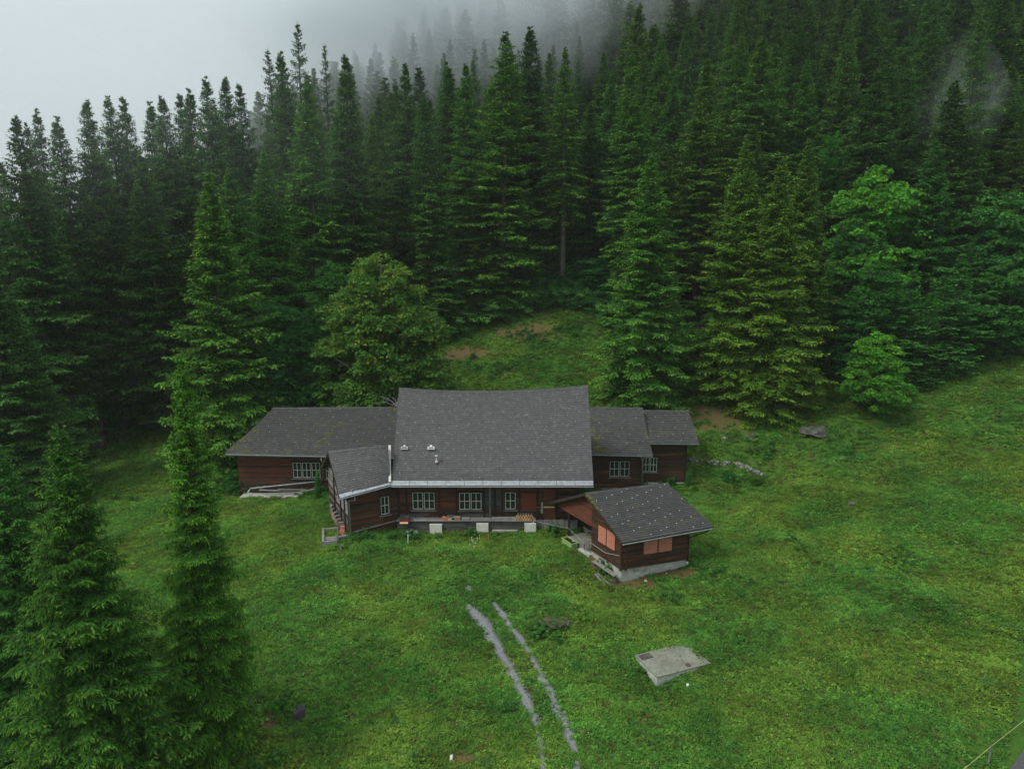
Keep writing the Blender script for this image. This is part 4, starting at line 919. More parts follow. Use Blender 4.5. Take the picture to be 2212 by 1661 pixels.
# foreground, left
tree_at('near', 0, 388, 772, 24.5, 'slender bright green spruce standing alone in front of the barn, whole from tip to foot', col=(1.15, 1.22, .70), rz=1.0, w=.80)
tree_at('near', 1, 125, 918, 21.5, 'broad dark spruce with hanging brown-tipped boughs at the lower left', col=(.88, .95, .66), rz=2.0, w=.90)
tree_at('near', 1, -8, 960, 24.5, 'spruce cut by the left edge of the picture, low down', col=(.85, 1.05, 1.0), rz=4.0, w=.9)
# by the barn and round the meadow
tree_at('edge', 1, 449, 379, 54, 'large spruce whose boughs hang over the left end of the barn roof', col=(1.25, 1.25, .85), w=1.0)
tree_at('edge', 0, 494, 364, 60, 'spruce just behind the one that hangs over the barn, tip to its right', col=(1.1, 1.15, .9))
tree_at('edge', 1, 569, 333, 65, 'pale-tipped spruce between the barn-side spruce and the tall mossy one', col=(1.1, 1.2, 1.0))
tree_at('mid', 2, 665, 174, 70, 'very tall spruce with drooping light green boughs above the maple, left of centre', col=(1.3, 1.3, .95), w=1.1)
tree_at('mid', 0, 745, 118, 74, 'tall dark spruce directly right of the light drooping one', col=G_)
tree_at('mid', 1, 875, 137, 84, 'narrow dark-tipped spruce behind the maple, its top bare and thin', col=G_)
tree_at('mid', 3, 917, 204, 76, 'short-topped spruce right of the narrow dark-tipped one', col=G_)
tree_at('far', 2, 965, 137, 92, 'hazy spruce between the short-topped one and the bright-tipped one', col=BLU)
tree_at('mid', 0, 1006, 137, 82, 'spruce with a bright green tip left of the tallest central tree', col=(1.2, 1.3, .95))
tree_at('mid', 2, 1085, 68, 79, 'tallest central spruce with its trunk showing and long level boughs', col=(1.4, 1.35, .85), w=1.25)
for px, py, y, i, w, lb in ((1010, 430, 78, 0, .8, 'low spruce with skirt on the grass left of the tall central trunk'), (1160, 400, 84, 1, .8, 'low spruce right of the tall central trunk'), (955, 500, 75, 1, .9, 'small spruce at the edge of the wood right of the maple'), (1060, 520, 78, 0, 1.0, 'small spruce at the foot of the tall central spruce'), (1118, 500, 81, 1, 1.0, 'small spruce in the corner of the grass and the wood'), (1210, 430, 92, 0, .8, 'dark spruce behind the thin bare-stemmed spruce'), (900, 420, 80, 0, .8, 'dark spruce above the right shoulder of the maple')):
    tree_at('edge', i, px, py, y, lb, col=(.95, 1.0, .75), w=w)
tree_at('mid', 3, 1140, 58, 90, 'dense dark spruce directly right of the tallest central one', col=DK, w=1.25)
tree_at('bare', 0, 1222, 103, 82, 'thin spruce with bare lower trunk right of the dense dark one, behind the open grass', col=(1.35, 1.25, .75))
tree_at('bare', 0, 1304, 113, 97, 'tall bare-stemmed spruce left of the reddish clearing in the wood', col=G_)
tree_at('mid', 1, 1367, 116, 78, 'spruce with light hanging twigs and visible stem behind the fir by the sheds', col=(1.3, 1.3, .85))
tree_at('edge', 0, 1408, 332, 60.5, 'broad bushy spruce on the meadow behind the two right sheds', col=(1.15, 1.25, .85), w=1.0)
tree_at('edge', 1, 1612, 310, 61, 'left of three yellowish spruces standing together behind the boulder', col=(1.55, 1.3, .7), w=.95)
tree_at('edge', 0, 1691, 343, 58.5, 'middle of three yellowish spruces, its boughs reaching the ground', col=(1.55, 1.25, .68), w=1.0)
tree_at('edge', 1, 1749, 303, 63, 'right of three yellowish spruces, pale bare trunk visible low down', col=(1.25, 1.1, .7), w=.85)
tree_at('mid', 2, 1433, 82, 90, 'spruce high on the slope above the bushy one behind the sheds', col=(1.2, 1.2, .9))
tree_at('mid', 1, 1528, 128, 76, 'yellow-green spruce with upswept thin boughs left of the three', col=YEL, w=1.15)
tree_at('bare', 1, 1603, 77, 82, 'dark trunked spruce rising behind the left yellowish spruce', col=(1.1, 1.15, .8))
tree_at('mid', 0, 1675, 95, 80, 'full spruce behind the middle yellowish spruce', col=(1.1, 1.2, .9))
tree_at('mid', 3, 1749, 131, 76, 'slim spruce rising behind the right yellowish spruce', col=(1.1, 1.2, .95))
tree_at('mid', 1, 1837, 60, 86, 'tall spruce above the small bright maple crown at the right', col=G_)
tree_at('bare', 0, 2072, 102, 80, 'lone pale spruce seen through a puff of mist at the upper right', col=(1.2, 1.2, 1))
tree_at('bare', 1, 2120, 40, 74, 'tall bare-trunked spruce near the upper right corner', col=(1.1, 1.1, .8))
tree_at('mid', 2, 2017, 33, 92, 'spruce left of the misty puff at the upper right', col=G_)
tree_at('edge', 0, 2025, 303, 66, 'blue-green fir between the bright maple and the right-hand broadleaf tree', name='fir_tree', cat='fir', col=(.7, 1.0, 1.0), w=.95)
# left skyline
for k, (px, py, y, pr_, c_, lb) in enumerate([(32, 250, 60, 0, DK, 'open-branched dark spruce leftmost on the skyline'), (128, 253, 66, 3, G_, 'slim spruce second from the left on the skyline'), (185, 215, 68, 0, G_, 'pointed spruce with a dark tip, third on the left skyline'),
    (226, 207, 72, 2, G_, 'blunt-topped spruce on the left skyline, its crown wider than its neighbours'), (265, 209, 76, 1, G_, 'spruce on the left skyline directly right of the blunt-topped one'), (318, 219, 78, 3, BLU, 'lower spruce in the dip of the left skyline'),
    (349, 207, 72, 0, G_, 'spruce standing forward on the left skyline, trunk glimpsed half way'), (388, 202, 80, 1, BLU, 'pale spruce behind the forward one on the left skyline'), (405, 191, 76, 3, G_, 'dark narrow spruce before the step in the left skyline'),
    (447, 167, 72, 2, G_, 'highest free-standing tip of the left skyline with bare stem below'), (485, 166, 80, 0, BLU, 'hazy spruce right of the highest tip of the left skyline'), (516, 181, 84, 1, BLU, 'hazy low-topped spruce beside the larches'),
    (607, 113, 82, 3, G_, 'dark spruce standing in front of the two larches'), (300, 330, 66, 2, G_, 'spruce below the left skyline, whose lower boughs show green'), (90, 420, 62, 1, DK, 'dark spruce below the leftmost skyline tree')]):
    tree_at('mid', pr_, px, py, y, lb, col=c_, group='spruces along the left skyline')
tree_at('larch', 0, 634, 44, 86, 'tall light green larch topping the skyline', name='larch_tree', cat='larch', w=1.0)
tree_at('larch', 0, 581, 105, 90, 'pale larch with arching thin boughs left of the tallest larch', name='larch_tree', cat='larch', w=1.0)
tree_at('larch', 0, 696, 92, 88, 'light green larch right of the tallest larch', name='larch_tree', cat='larch', w=.75)
# left wood with bare trunks
for px, bx, by, y, h, w, lb in ((158, 158, 915, 71, 30, .8, 'bare-trunked spruce at the edge of the left wood, left of the pair'), (178, 178, 922, 70, 31, .9, 'bare-trunked spruce at the edge of the left wood, right of the pair'), (60, 60, 900, 66, 29, 1, 'dark spruce with skirt of boughs left of the bare trunks')):
    p = atz(bx, by, -1.0); plant('spruce_tree', PR['bare' if px > 100 else 'mid'][0], p.x, y, h, lb, 'spruce', 'spruces along the left skyline', w, rt.uniform(0, 6), DK); PLACED.append((p.x, y))
for px, py, y, i, lb in ((240, 540, 76, 0, 'dark low spruce right of the bare trunks, its boughs on the grass'), (320, 450, 79, 1, 'dark spruce closing the top of the left meadow'), (20, 640, 52, 0, 'dark spruce at the left edge above the foreground trees'), (40, 700, 50, 1, 'dark spruce in shade above the foreground spruces'), (-30, 560, 50, 1, 'big dark spruce half out of the picture at the left')):
    tree_at('edge', i, px, py, y, lb, col=DK)
# young firs in front of the right treeline
for px, py, y, i, w, lb in ((1975, 577, 59.5, 0, 1.1, 'young fir with a long leader behind the round bush'), (2078, 554, 60, 0, 1.25, 'widest young fir, dark under its level boughs, at the right treeline'), (2017, 614, 59, 1, 1.1, 'small young fir between two larger ones'), (2037, 600, 61, 1, 1.0, 'young fir peeping behind the small one'),
                            (2103, 521, 64, 0, 1.0, 'young fir with a yellow leader, rearmost of the group'), (1905, 505, 63, 0, 1.3, 'young fir standing in front of the bright maple'), (1830, 560, 64, 0, .9, 'young fir in the gap beside the yellowish spruces'), (2150, 640, 62, 0, 1.0, 'young fir at the right end of the group'), (1790, 600, 68, 0, 1, 'dark young fir tucked behind the right yellowish spruce')):
    tree_at('young', i, px, py, y, lb, 'young_fir', 'young fir', 'young firs along the right treeline', w, (.9, 1.25, 1.2))
# broadleaf trees
def lob(*a): return a
L1 = [(.2,0,6.6,2.5,2.5,2.4),(.8,-.2,4.8,3.0,3,2.6),(-1.1,-.3,3.8,2.9,3,2.4),(1.3,0,3.0,3.0,3,2.2),(0,-.8,2.0,3.4,3,1.7),(.3,0,8.3,1.7,1.7,1.5),(1.9,0,5.4,1.9,2.1,1.7),(-1.2,.0,6.1,1.7,2,1.6)]
maple = leafy_proto('maple', L1, 10, 1, .17, 70000, 'leaf_maple', .28, .2, 26)
L2 = [(0,0,4.5,1.8,1.8,2.2),(.4,0,7,1.2,1.2,1.6),(-.5,0,2.2,1.7,1.7,1.6),(.3,0,5.6,1.6,1.5,1.5)]
slimleaf = leafy_proto('slim_leaf', L2, 9, 2, .17, 20000, 'leaf_green', .12, .25, 14)
L3 = [(0,0,4.8,2.3,2.3,2.4),(1.4,0,3.5,2.2,2,1.8),(-1.5,0,3.2,2.2,2,1.8),(0,0,6.7,2.0,1.9,1.6),(0,0,1.9,2.3,2,1.4)]
broad = leafy_proto('broad_leaf', L3, 8.5, 3, .19, 30000, 'leaf_green', .18, .2, 18)
L4 = [(0,0,1.5,1.7,1.6,1.2),(.6,0,1.1,1.4,1.3,.9),(-.7,0,1.0,1.3,1.3,.8),(.1,0,2.4,1.0,1.0,.7)]
bush = leafy_proto('bush', L4, 3.2, 4, .12, 12000, 'leaf_green', .05, .1, 12)
L5 = [(0,0,.35,.45,.45,.35),(.25,0,.3,.3,.3,.25)]
small = leafy_proto('small_plant', L5, .8, 5, .085, 900, 'leaf_green', .012, .1, 5)
def leafy_at(p, px_top, py_top, y, width_px, label, name, cat, col=G_, rz=0, group=None):
    tip = aty(px_top, py_top, y); g = T(tip.x, y); h = tip.z - g
    depth = y / math.cos(R(12)) * .97; wm = width_px / FPX * depth
    native = {id(maple): 7.9, id(slimleaf): 3.2, id(broad): 4.9, id(bush): 3.1, id(small): 1.25}[id(p)]
    s = h / p['H']; return plant(name, p, tip.x, y, h, label, cat, group, wm / native / s, rz, col, g - .1)
leafy_at(maple, 808, 533, 57.5, 315, 'large round maple with yellowing leaves behind the barn roof', 'maple_tree', 'maple', (1.2, 1.25, 1.0), .3)
leafy_at(slimleaf, 700, 558, 60.5, 120, 'slimmer green broadleaf tree at the left shoulder of the big maple', 'broadleaf_tree', 'broadleaf tree', (.75, .85, .8))
leafy_at(slimleaf, 583, 632, 57, 125, 'rowan with orange berry clusters between spruce and maple', 'rowan_tree', 'rowan', (.75, .95, 1.0), 1)
leafy_at(broad, 660, 690, 57.5, 120, 'dark broadleaf tree low behind the barn ridge', 'broadleaf_tree', 'broadleaf tree', (.55, .7, .65), 2)
leafy_at(broad, 1905, 358, 67.5, 215, 'bright green maple among the dark trees at the right', 'maple_tree', 'maple', (1.35, 1.5, .75), 1)
leafy_at(broad, 1850, 470, 66, 110, 'dark green broadleaf tree left of the bright maple', 'broadleaf_tree', 'broadleaf tree', (.7, .85, .9), 2)
leafy_at(slimleaf, 1885, 560, 60.5, 110, 'slender sapling with fine leaves above the round bush', 'sapling', 'sapling', (.6, .8, .72))
leafy_at(broad, 2165, 415, 66, 190, 'wide broadleaf tree at the right edge, upper part', 'broadleaf_tree', 'broadleaf tree', (.8, 1.0, .9), 3)
leafy_at(broad, 2180, 560, 62.5, 150, 'leafy tree at the right edge that reaches down to the grass', 'broadleaf_tree', 'broadleaf tree', (.8, 1.0, .85), .5)
leafy_at(bush, 1905, 712, 56.0, 150, 'round bright green bush on the meadow below the young firs', 'bush', 'bush', (1.45, 1.5, .7), 1)
leafy_at(slimleaf, 1290, 555, 82, 110, 'bluish green broadleaf tree at the wood edge left of the bushy spruce', 'broadleaf_tree', 'broadleaf tree', (.6, .95, 1.0), 2)
leafy_at(broad, 1320, 620, 78, 90, 'low broadleaf tree beside the bushy spruce at the wood edge', 'broadleaf_tree', 'broadleaf tree', (.5, .8, .85))
leafy_at(broad, 1805, 283, 80, 80, 'small bright maple crown high in the dark wood', 'maple_tree', 'maple', (.8, 1.25, .8), 2)
# the wood behind, tree by tree
ntree = 0; tries = 0; cand = []
gapc = Vector((10.6, 98, 0))
while len(cand) < 640 and tries < 120000:
    tries += 1
    y = 58 + (rt.random() ** .85) * 146; x = rt.uniform(-.77, .77) * y
    if y < fedge(x) + 1.5: continue
    if (Vector((x, y, 0)) - gapc).length < 3.5 or (9 < x < 11.5 and 88 < y < 98): continue
    dmin = 4.3 + (y - 60) * .014 if x > 5 else 4.2 + (y - 60) * .018
    if any((x - a) ** 2 + (y - b) ** 2 < dmin * dmin for a, b in PLACED): continue
    PLACED.append((x, y)); cand.append((x, y))
WHERE = [(120, 'by the left edge'), (240, 'above the bare-trunked pair'), (400, 'above the left meadow'), (560, 'above the barn end'), (720, 'near the larches'), (860, 'above the maple'), (1000, 'above the left roof corner'), (1120, 'near the tallest central spruce'), (1250, 'above the open grass'), (1370, 'over the clearing'), (1480, 'above the two sheds'), (1590, 'left of the yellowish three'), (1700, 'above the yellowish three'), (1810, 'right of the yellowish three'), (1930, 'above the bright maple'), (2050, 'left of the mist puff'), (2140, 'behind the mist puff'), (9999, 'by the right edge')]
FOREST = []
for x, y in cand:
    h = 14 + 13.5 * rt.random() ** .6 if x > 8 else rt.uniform(22, 28)
    if x < -18 and y < 100: h = min(h, max(12, CAM_Z + y * .155 - T(x, y)))
    if -26 < x < 16 and y < 128: h = min(h, max(11, CAM_Z + y * (math.tan(R(11.3)) + max(0, y - 100) / 28 * .06) - T(x, y) + rt.uniform(-3, 1.5)))
    if y < fedge(x) + 5: h *= rt.uniform(.45, .9)
    FOREST.append((h / y, x, y, h))
FOREST.sort(reverse=True)
REST = FOREST[236:]
for _, x, y, h in FOREST[:236]:
    kind = 'far' if y > 98 else ('bare' if rt.random() < .12 else 'mid')
    v = rt.uniform(.8, 1.25); warm = rt.uniform(-.12, .2); col = (v * (1 + warm), v, v * (1 - warm * .8))
    fx_ = y * math.cos(PITCH) - (T(x, y) + h - CAM_Z) * math.sin(PITCH); ax = CX + FPX * x / fx_
    where = next(w for lim, w in WHERE if ax < lim); row = 'in the front rows' if y < fedge(x) + 12 else 'deep in the wood' if y < fedge(x) + 38 else 'high and far back'
    look = ('pale' if v > 1.12 else 'dark' if v < .93 else 'mid-green') + (' yellowish' if warm > .1 else ' bluish' if warm < -.05 else '')
    size = 'tall ' if h > 24 else 'short ' if h < 17 else ''
    lb = '%s%s spruce %s %s' % (size, look, row, where)
    gp = 'spruces %s %s' % (row, where)
    p = PR[kind][rt.randrange(len(PR[kind]))]
    plant('spruce_tree', p, x, y, h, lb, 'spruce', gp, rt.uniform(.85, 1.5) * (28 / max(h, 12)) ** .3, rt.uniform(0, 6.28), col, lean=(rt.gauss(0, .015), rt.gauss(0, .015)))
print('total', sum(len(m.polygons) for m in bpy.data.meshes)); print('tris', {k: [q['n'] for q in v] for k, v in PR.items()}, 'fill', len(cand))
# ------------------------------------------------------------------ gravel tracks, road
def track(pts, seed, name, label):
    """pts: (px_left, px_right, py) edges of a wheel track seen on the ground; ragged gravel sheet draped 2 cm above the soil."""
    rs = random.Random(seed); L = []
    for i in range(len(pts) - 1):
        for k in range(7):
            f = k / 7; a_, b_ = pts[i], pts[i + 1]
            L.append((a_[0] + (b_[0] - a_[0]) * f, a_[1] + (b_[1] - a_[1]) * f, a_[2] + (b_[2] - a_[2]) * f))
    L.append(pts[-1]); V, F = [], []; poly = []
    for x0, x1, y in L:
        j = (x1 - x0) * .10; p, q = onground(x0 + rs.uniform(-j, j), y), onground(x1 + rs.uniform(-j, j), y); poly.append((p, q))
    for p, q in poly:
        for k in range(4):
            c = p.lerp(q, k / 3); V.append((c.x, c.y, T(c.x, c.y) + (.055 if 0 < k < 3 else .015)))
    n = len(poly)
    F = [(4 * i + k, 4 * i + k + 1, 4 * i + k + 5, 4 * i + k + 4) for i in range(n - 1) for k in range(3)]
    me = npmesh(name, V, F, M['gravel_bed']); o = tag(link(name, me), kind='structure'); return poly
TR1 = track([(1003, 1018, 1306), (1010, 1038, 1322), (1021, 1058, 1340), (1045, 1078, 1375), (1070, 1095, 1410), (1088, 1112, 1440), (1103, 1130, 1475), (1118, 1150, 1510), (1143, 1166, 1550), (1152, 1166, 1575)], 1, 'gravel_track', '')
TR1b = track([(1157, 1168, 1582), (1158, 1176, 1605), (1160, 1178, 1640), (1166, 1186, 1680)], 3, 'gravel_track', '')
TR2 = track([(1061, 1071, 1302), (1074, 1093, 1325), (1092, 1110, 1350), (1115, 1135, 1385), (1136, 1155, 1415), (1155, 1175, 1450), (1172, 1200, 1490), (1190, 1215, 1530), (1212, 1233, 1565), (1222, 1246, 1600), (1236, 1252, 1625)], 2, 'gravel_track', '')
TR3 = track([(1235, 1255, 1645), (1238, 1262, 1690)], 4, 'gravel_track', '')
TR4 = track([(1003, 1015, 1267), (998, 1027, 1272), (1005, 1024, 1278)], 5, 'gravel_patch', '')
TRACKS = [TR1, TR1b, TR2, TR3, TR4]
def pebbles():
    V, rs = [], np.random.RandomState(5); F = []
    base = np.array([(1,0,0),(-.5,.87,0),(-.5,-.87,0),(0,0,.8),(0,0,-.5)]); bf = np.array([(0,1,3),(1,2,3),(2,0,3),(1,0,4),(2,1,4),(0,2,4)])
    n = 0; VV = []
    for poly in TRACKS:
        for (p, q), (p2, q2) in zip(poly[:-1], poly[1:]):
            area = ((q - p).length + .12) * (p2 - p).length; m = int(area * 420) + 3
            for _ in range(m):
                u, v = rs.normal(.5, .34), rs.rand(); c = p.lerp(q, u).lerp(p2.lerp(q2, u), v); r = rs.uniform(.014, .034)
                a = rs.uniform(0, 6.28); ca, sa = math.cos(a), math.sin(a); b = base * r * rs.uniform(.7, 1.3, 3)
                b = np.c_[b[:, 0] * ca - b[:, 1] * sa, b[:, 0] * sa + b[:, 1] * ca, b[:, 2]]; VV.append((b, c.x, c.y))
    z = tz(np.array([a[1] for a in VV]), np.array([a[2] for a in VV]))
    V = np.concatenate([b + [x, y, zz + .05] for (b, x, y), zz in zip(VV, z)]); k = len(VV)
    F = (bf[None] + (np.arange(k) * 5)[:, None, None]).reshape(-1, 3)
    tag(link('gravel', npmesh('gravel', V, F, M['gravel'])), kind='stuff')
pebbles()
rd = [onground(x, y) for x, y in ((2212, 1618), (2180, 1665), (2140, 1720))]
b = MB(); dirr = (rd[0] - rd[2]).normalized(); pr = Vector((dirr.y, -dirr.x, 0))
for i in range(-8, 12):
    row = []
    for j in (i, i + 1):
        p = rd[1] + dirr * j * 1.2; row.append([(p + pr * w).xy[:] + (T(*(p + pr * w).xy) + .03,) for w in (0, 1.2, 2.6)])
    for k in range(2): b.quad(row[0][k], row[0][k + 1], row[1][k + 1], row[1][k])
tag(b.build('road', M['asphalt']), kind='structure')
ROADP = (rd[1], pr)

# ------------------------------------------------------------------ ground cover
def herb_proto(kind, seed):
    rs = np.random.RandomState(seed); Vs, Fs, Ts = [], [], []; n0 = 0
    def add(V, F, t):
        nonlocal n0
        Vs.append(np.array(V)); Fs.append(np.array(F) + n0); Ts.extend(t); n0 += len(V)
    if kind == 'leaf':
        for _ in range(22):
            a = rs.uniform(0, 6.28); r = rs.uniform(.02, .22); c = np.array([math.cos(a) * r, math.sin(a) * r, rs.uniform(.03, .13)]); s = rs.uniform(.028, .062)
            n = rs.normal(size=3) * .5 + [0, 0, 1]; n /= np.linalg.norm(n); u = np.cross(n, rs.normal(size=3)); u /= np.linalg.norm(u); v = np.cross(n, u)
            add([c - u * s, c - v * s * .6, c + u * s, c + v * s * .6], [(0, 1, 2), (0, 2, 3)], [rs.uniform(0, 1)] * 4)
        for _ in range(10):
            a = rs.uniform(0, 6.28); r = rs.uniform(.0, .2); c = np.array([math.cos(a) * r, math.sin(a) * r, 0]); d = np.array([rs.normal() * .4, rs.normal() * .4, 1]) * rs.uniform(.08, .17); w = np.array([rs.normal(), rs.normal(), 0]); w /= np.linalg.norm(w) / .008
            add([c - w, c + w, c + d], [(0, 1, 2)], [.2, .2, 1])
    elif kind == 'grass':
        for _ in range(34):
            a = rs.uniform(0, 6.28); r = rs.uniform(.0, .16); c = np.array([math.cos(a) * r, math.sin(a) * r, 0]); lean = rs.uniform(.3, 1.4); a2 = a + rs.normal() * .8; h = rs.uniform(.09, .22)
            m_ = c + np.array([math.cos(a2) * lean * h * .35, math.sin(a2) * lean * h * .35, h * .6]); t_ = c + np.array([math.cos(a2) * lean * h, math.sin(a2) * lean * h, h * (1.05 - .4 * lean)])
            w = np.array([-math.sin(a2), math.cos(a2), 0]) * rs.uniform(.006, .012)
            add([c - w, c + w, m_ - w * .8, m_ + w * .8, t_], [(0, 1, 3), (0, 3, 2), (2, 3, 4)], [.1, .1, .6, .6, 1])
    elif kind == 'rosette':
        for k in range(9):
            a = 6.28 * k / 9 + rs.uniform(-.3, .3); L = rs.uniform(.12, .24); d = np.array([math.cos(a), math.sin(a), 0]); w = np.array([-math.sin(a), math.cos(a), 0]) * L * .26; z = rs.uniform(.05, .12)
            add([(0, 0, .02), d * L * .5 - w + [0, 0, z], d * L * .5 + w + [0, 0, z], d * L + [0, 0, z * .5]], [(0, 1, 2), (1, 3, 2)], [.2, .7, .7, 1])
    me = npmesh('meadow_' + kind, np.concatenate(Vs), np.concatenate(Fs), M['herb'], Ts); return me
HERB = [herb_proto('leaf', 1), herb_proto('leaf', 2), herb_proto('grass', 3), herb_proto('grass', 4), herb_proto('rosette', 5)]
def inpoly(x, y, poly):
    c = np.zeros(len(x), bool); j = len(poly) - 1
    for i in range(len(poly)):
        xi, yi, xj, yj = *poly[i][:2], *poly[j][:2]
        c ^= ((yi > y) != (yj > y)) & (x < (xj - xi) * (y - yi) / (yj - yi + 1e-12) + xi); j = i
    return c
SLABC = Vector((6.41, 28.05, 0)); sth = .38; su = Vector((math.cos(sth), math.sin(sth), 0)); sv = Vector((-math.sin(sth), math.cos(sth), 0)); SL, SW = 2.88, 1.83
FOOT = [[(xa - .1, YW - .45), (xb + .1, YW - .1), (xb + .1, 50.2), (xa - .1, 50.2)], [(wg.x, wg.y), (wc.x, wc.y), (xa, YW), (xa, YW + 5)], [(bA.x, YB - .9), (bA.x + 4.6, YB - .9), (bA.x + 4.7, YB), (-6, YB), (-6, 54.5), (bA.x, 54.5)],
        [(5, YS - .1), (sB.x, YS), (cB.x, YC), (cB.x, 56), (5, 56)], [tuple((hc + hso * .05).xy), tuple(hd.xy), tuple(hbk1.xy), tuple((hbk0 + hso * .5).xy), tuple((hs_ + hso * .6).xy)],
        [tuple((SLABC + a_ * su + b_ * sv).xy) for a_, b_ in ((.08, .08), (SL - .3, .1), (SL - .15, SW - .15), (.1, SW - .08))]]
def ground_points(n, seed, ymax=82):
    rs = np.random.RandomState(seed); y = np.sqrt(rs.uniform(18 ** 2, ymax ** 2, n)); x = rs.uniform(-.78, .80, n) * y
    ok = (y < fedge(x) + 2.5)
    for f in FOOT: ok &= ~inpoly(x, y, f)
    x, y = x[ok], y[ok]; d = dirt(x, y); ok = rs.rand(len(x)) > np.clip(d * 1.5 - .15, 0, .93); x, y = x[ok], y[ok]
    keep = np.ones(len(x), bool)
    for poly in TRACKS:
        for (p, q), (p2, q2) in zip(poly[:-1], poly[1:]):
            keep &= ~(inpoly(x, y, [(p.x, p.y), (q.x, q.y), (q2.x, q2.y), (p2.x, p2.y)]) & (rs.rand(len(x)) < .94))
    keep &= ~(((x - ROADP[0].x) * ROADP[1].x + (y - ROADP[0].y) * ROADP[1].y > .05) & (y < 27) & (x > 15))
    return x[keep], y[keep]
def cover(name, protos, probs, x, y, seed, smin, smax, sizes=None, upright=False):
    rs = np.random.RandomState(seed); n = len(x); z = tz(x, y)
    me = bpy.data.meshes.new(name); me.vertices.add(n); me.vertices.foreach_set('co', np.c_[x, y, z - .005].astype(np.float32).ravel())
    kind = rs.choice(len(protos), n, p=probs); 
    a = me.attributes.new('which', 'INT', 'POINT'); a.data.foreach_set('value', kind.astype(np.int32))
    e = .3; gxx = (tz(x + e, y) - z) / e; gyy = (tz(x, y + e) - z) / e
    rot = np.c_[np.arctan(gyy), -np.arctan(gxx), rs.uniform(0, 6.28, n)]
    if upright: rot[:, :2] = 0
    a = me.attributes.new('turn', 'FLOAT_VECTOR', 'POINT'); a.data.foreach_set('vector', rot.astype(np.float32).ravel())
    s = rs.uniform(smin, smax, n) * (1 + .35 * vnoise(x, y, 1.3, 9)) * (1 + np.clip((y - 45) / 60, 0, .6)); s = s if sizes is None else sizes; a = me.attributes.new('size', 'FLOAT', 'POINT'); a.data.foreach_set('value', s.astype(np.float32))
    o = link(name, me); tag(o, kind='stuff')
    ng = bpy.data.node_groups.new(name + '_scatter', 'GeometryNodeTree'); ng.interface.new_socket('Geometry', in_out='INPUT', socket_type='NodeSocketGeometry'); ng.interface.new_socket('Geometry', in_out='OUTPUT', socket_type='NodeSocketGeometry')
    N, Lk = ng.nodes, ng.links; gi, go = N.new('NodeGroupInput'), N.new('NodeGroupOutput'); jn = N.new('GeometryNodeJoinGeometry')
    def na(nm, t):
        q = N.new('GeometryNodeInputNamedAttribute'); q.data_type = t; q.inputs['Name'].default_value = nm; return q.outputs['Attribute']
    wh, tu, sz = na('which', 'INT'), na('turn', 'FLOAT_VECTOR'), na('size', 'FLOAT')
    for k, pm in enumerate(protos):
        po = bpy.data.objects.new(pm.name, pm)
        oi = N.new('GeometryNodeObjectInfo'); oi.inputs['Object'].default_value = po; oi.inputs['As Instance'].default_value = True
        cmp_ = N.new('FunctionNodeCompare'); cmp_.data_type = 'INT'; cmp_.operation = 'EQUAL'; Lk.new(wh, cmp_.inputs[2]); cmp_.inputs[3].default_value = k
        ip = N.new('GeometryNodeInstanceOnPoints'); Lk.new(gi.outputs[0], ip.inputs['Points']); Lk.new(cmp_.outputs[0], ip.inputs['Selection']); Lk.new(oi.outputs['Geometry'], ip.inputs['Instance'])
        Lk.new(tu, ip.inputs['Rotation']); Lk.new(sz, ip.inputs['Scale']); Lk.new(ip.outputs[0], jn.inputs[0])
    Lk.new(jn.outputs[0], go.inputs[0]); md = o.modifiers.new('scatter', 'NODES'); md.node_group = ng; return o
x1, y1 = ground_points(70000, 1, 48); x2, y2 = ground_points(90000, 2, 82); k2 = y2 > 40
xx, yy = np.r_[x1, x2[k2]], np.r_[y1, y2[k2]]
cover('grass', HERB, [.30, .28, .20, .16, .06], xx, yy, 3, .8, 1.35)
print('ground cover', len(xx))
def whole(p, nm):
    a_, b_ = p['crown'], p['trunk']; va = np.empty(len(a_.vertices) * 3, np.float32); a_.vertices.foreach_get('co', va); fa = np.empty(len(a_.loops), np.int32); a_.loops.foreach_get('vertex_index', fa)
    ta = np.empty(len(a_.vertices), np.float32); a_.attributes['tint'].data.foreach_get('value', ta)
    b_.calc_loop_triangles(); vb = np.array([v.co[:] for v in b_.vertices], np.float32); fb = np.array([t.vertices[:] for t in b_.loop_triangles], np.int32)
    n_ = len(ta); V = np.concatenate([va.reshape(-1, 3), vb]); F = np.concatenate([fa.reshape(-1, 3), fb + n_]); return npmesh(nm, V, F, [M['needles'], M['bark']], np.r_[ta, np.zeros(len(vb))], mats=np.r_[np.zeros(len(fa) // 3), np.ones(len(fb))])
WT = [whole(p, 'far_wood_%d' % i) for i, p in enumerate(PR['far'])]
rx_ = np.array([q[1] for q in REST]); ry_ = np.array([q[2] for q in REST])
fw = cover('forest', WT, [.34, .33, .33], rx_, ry_, 31, 1, 1, sizes=np.array([q[3] / 28 for q in REST]), upright=True); fw['label'] = 'far part of the spruce wood climbing into the mist'
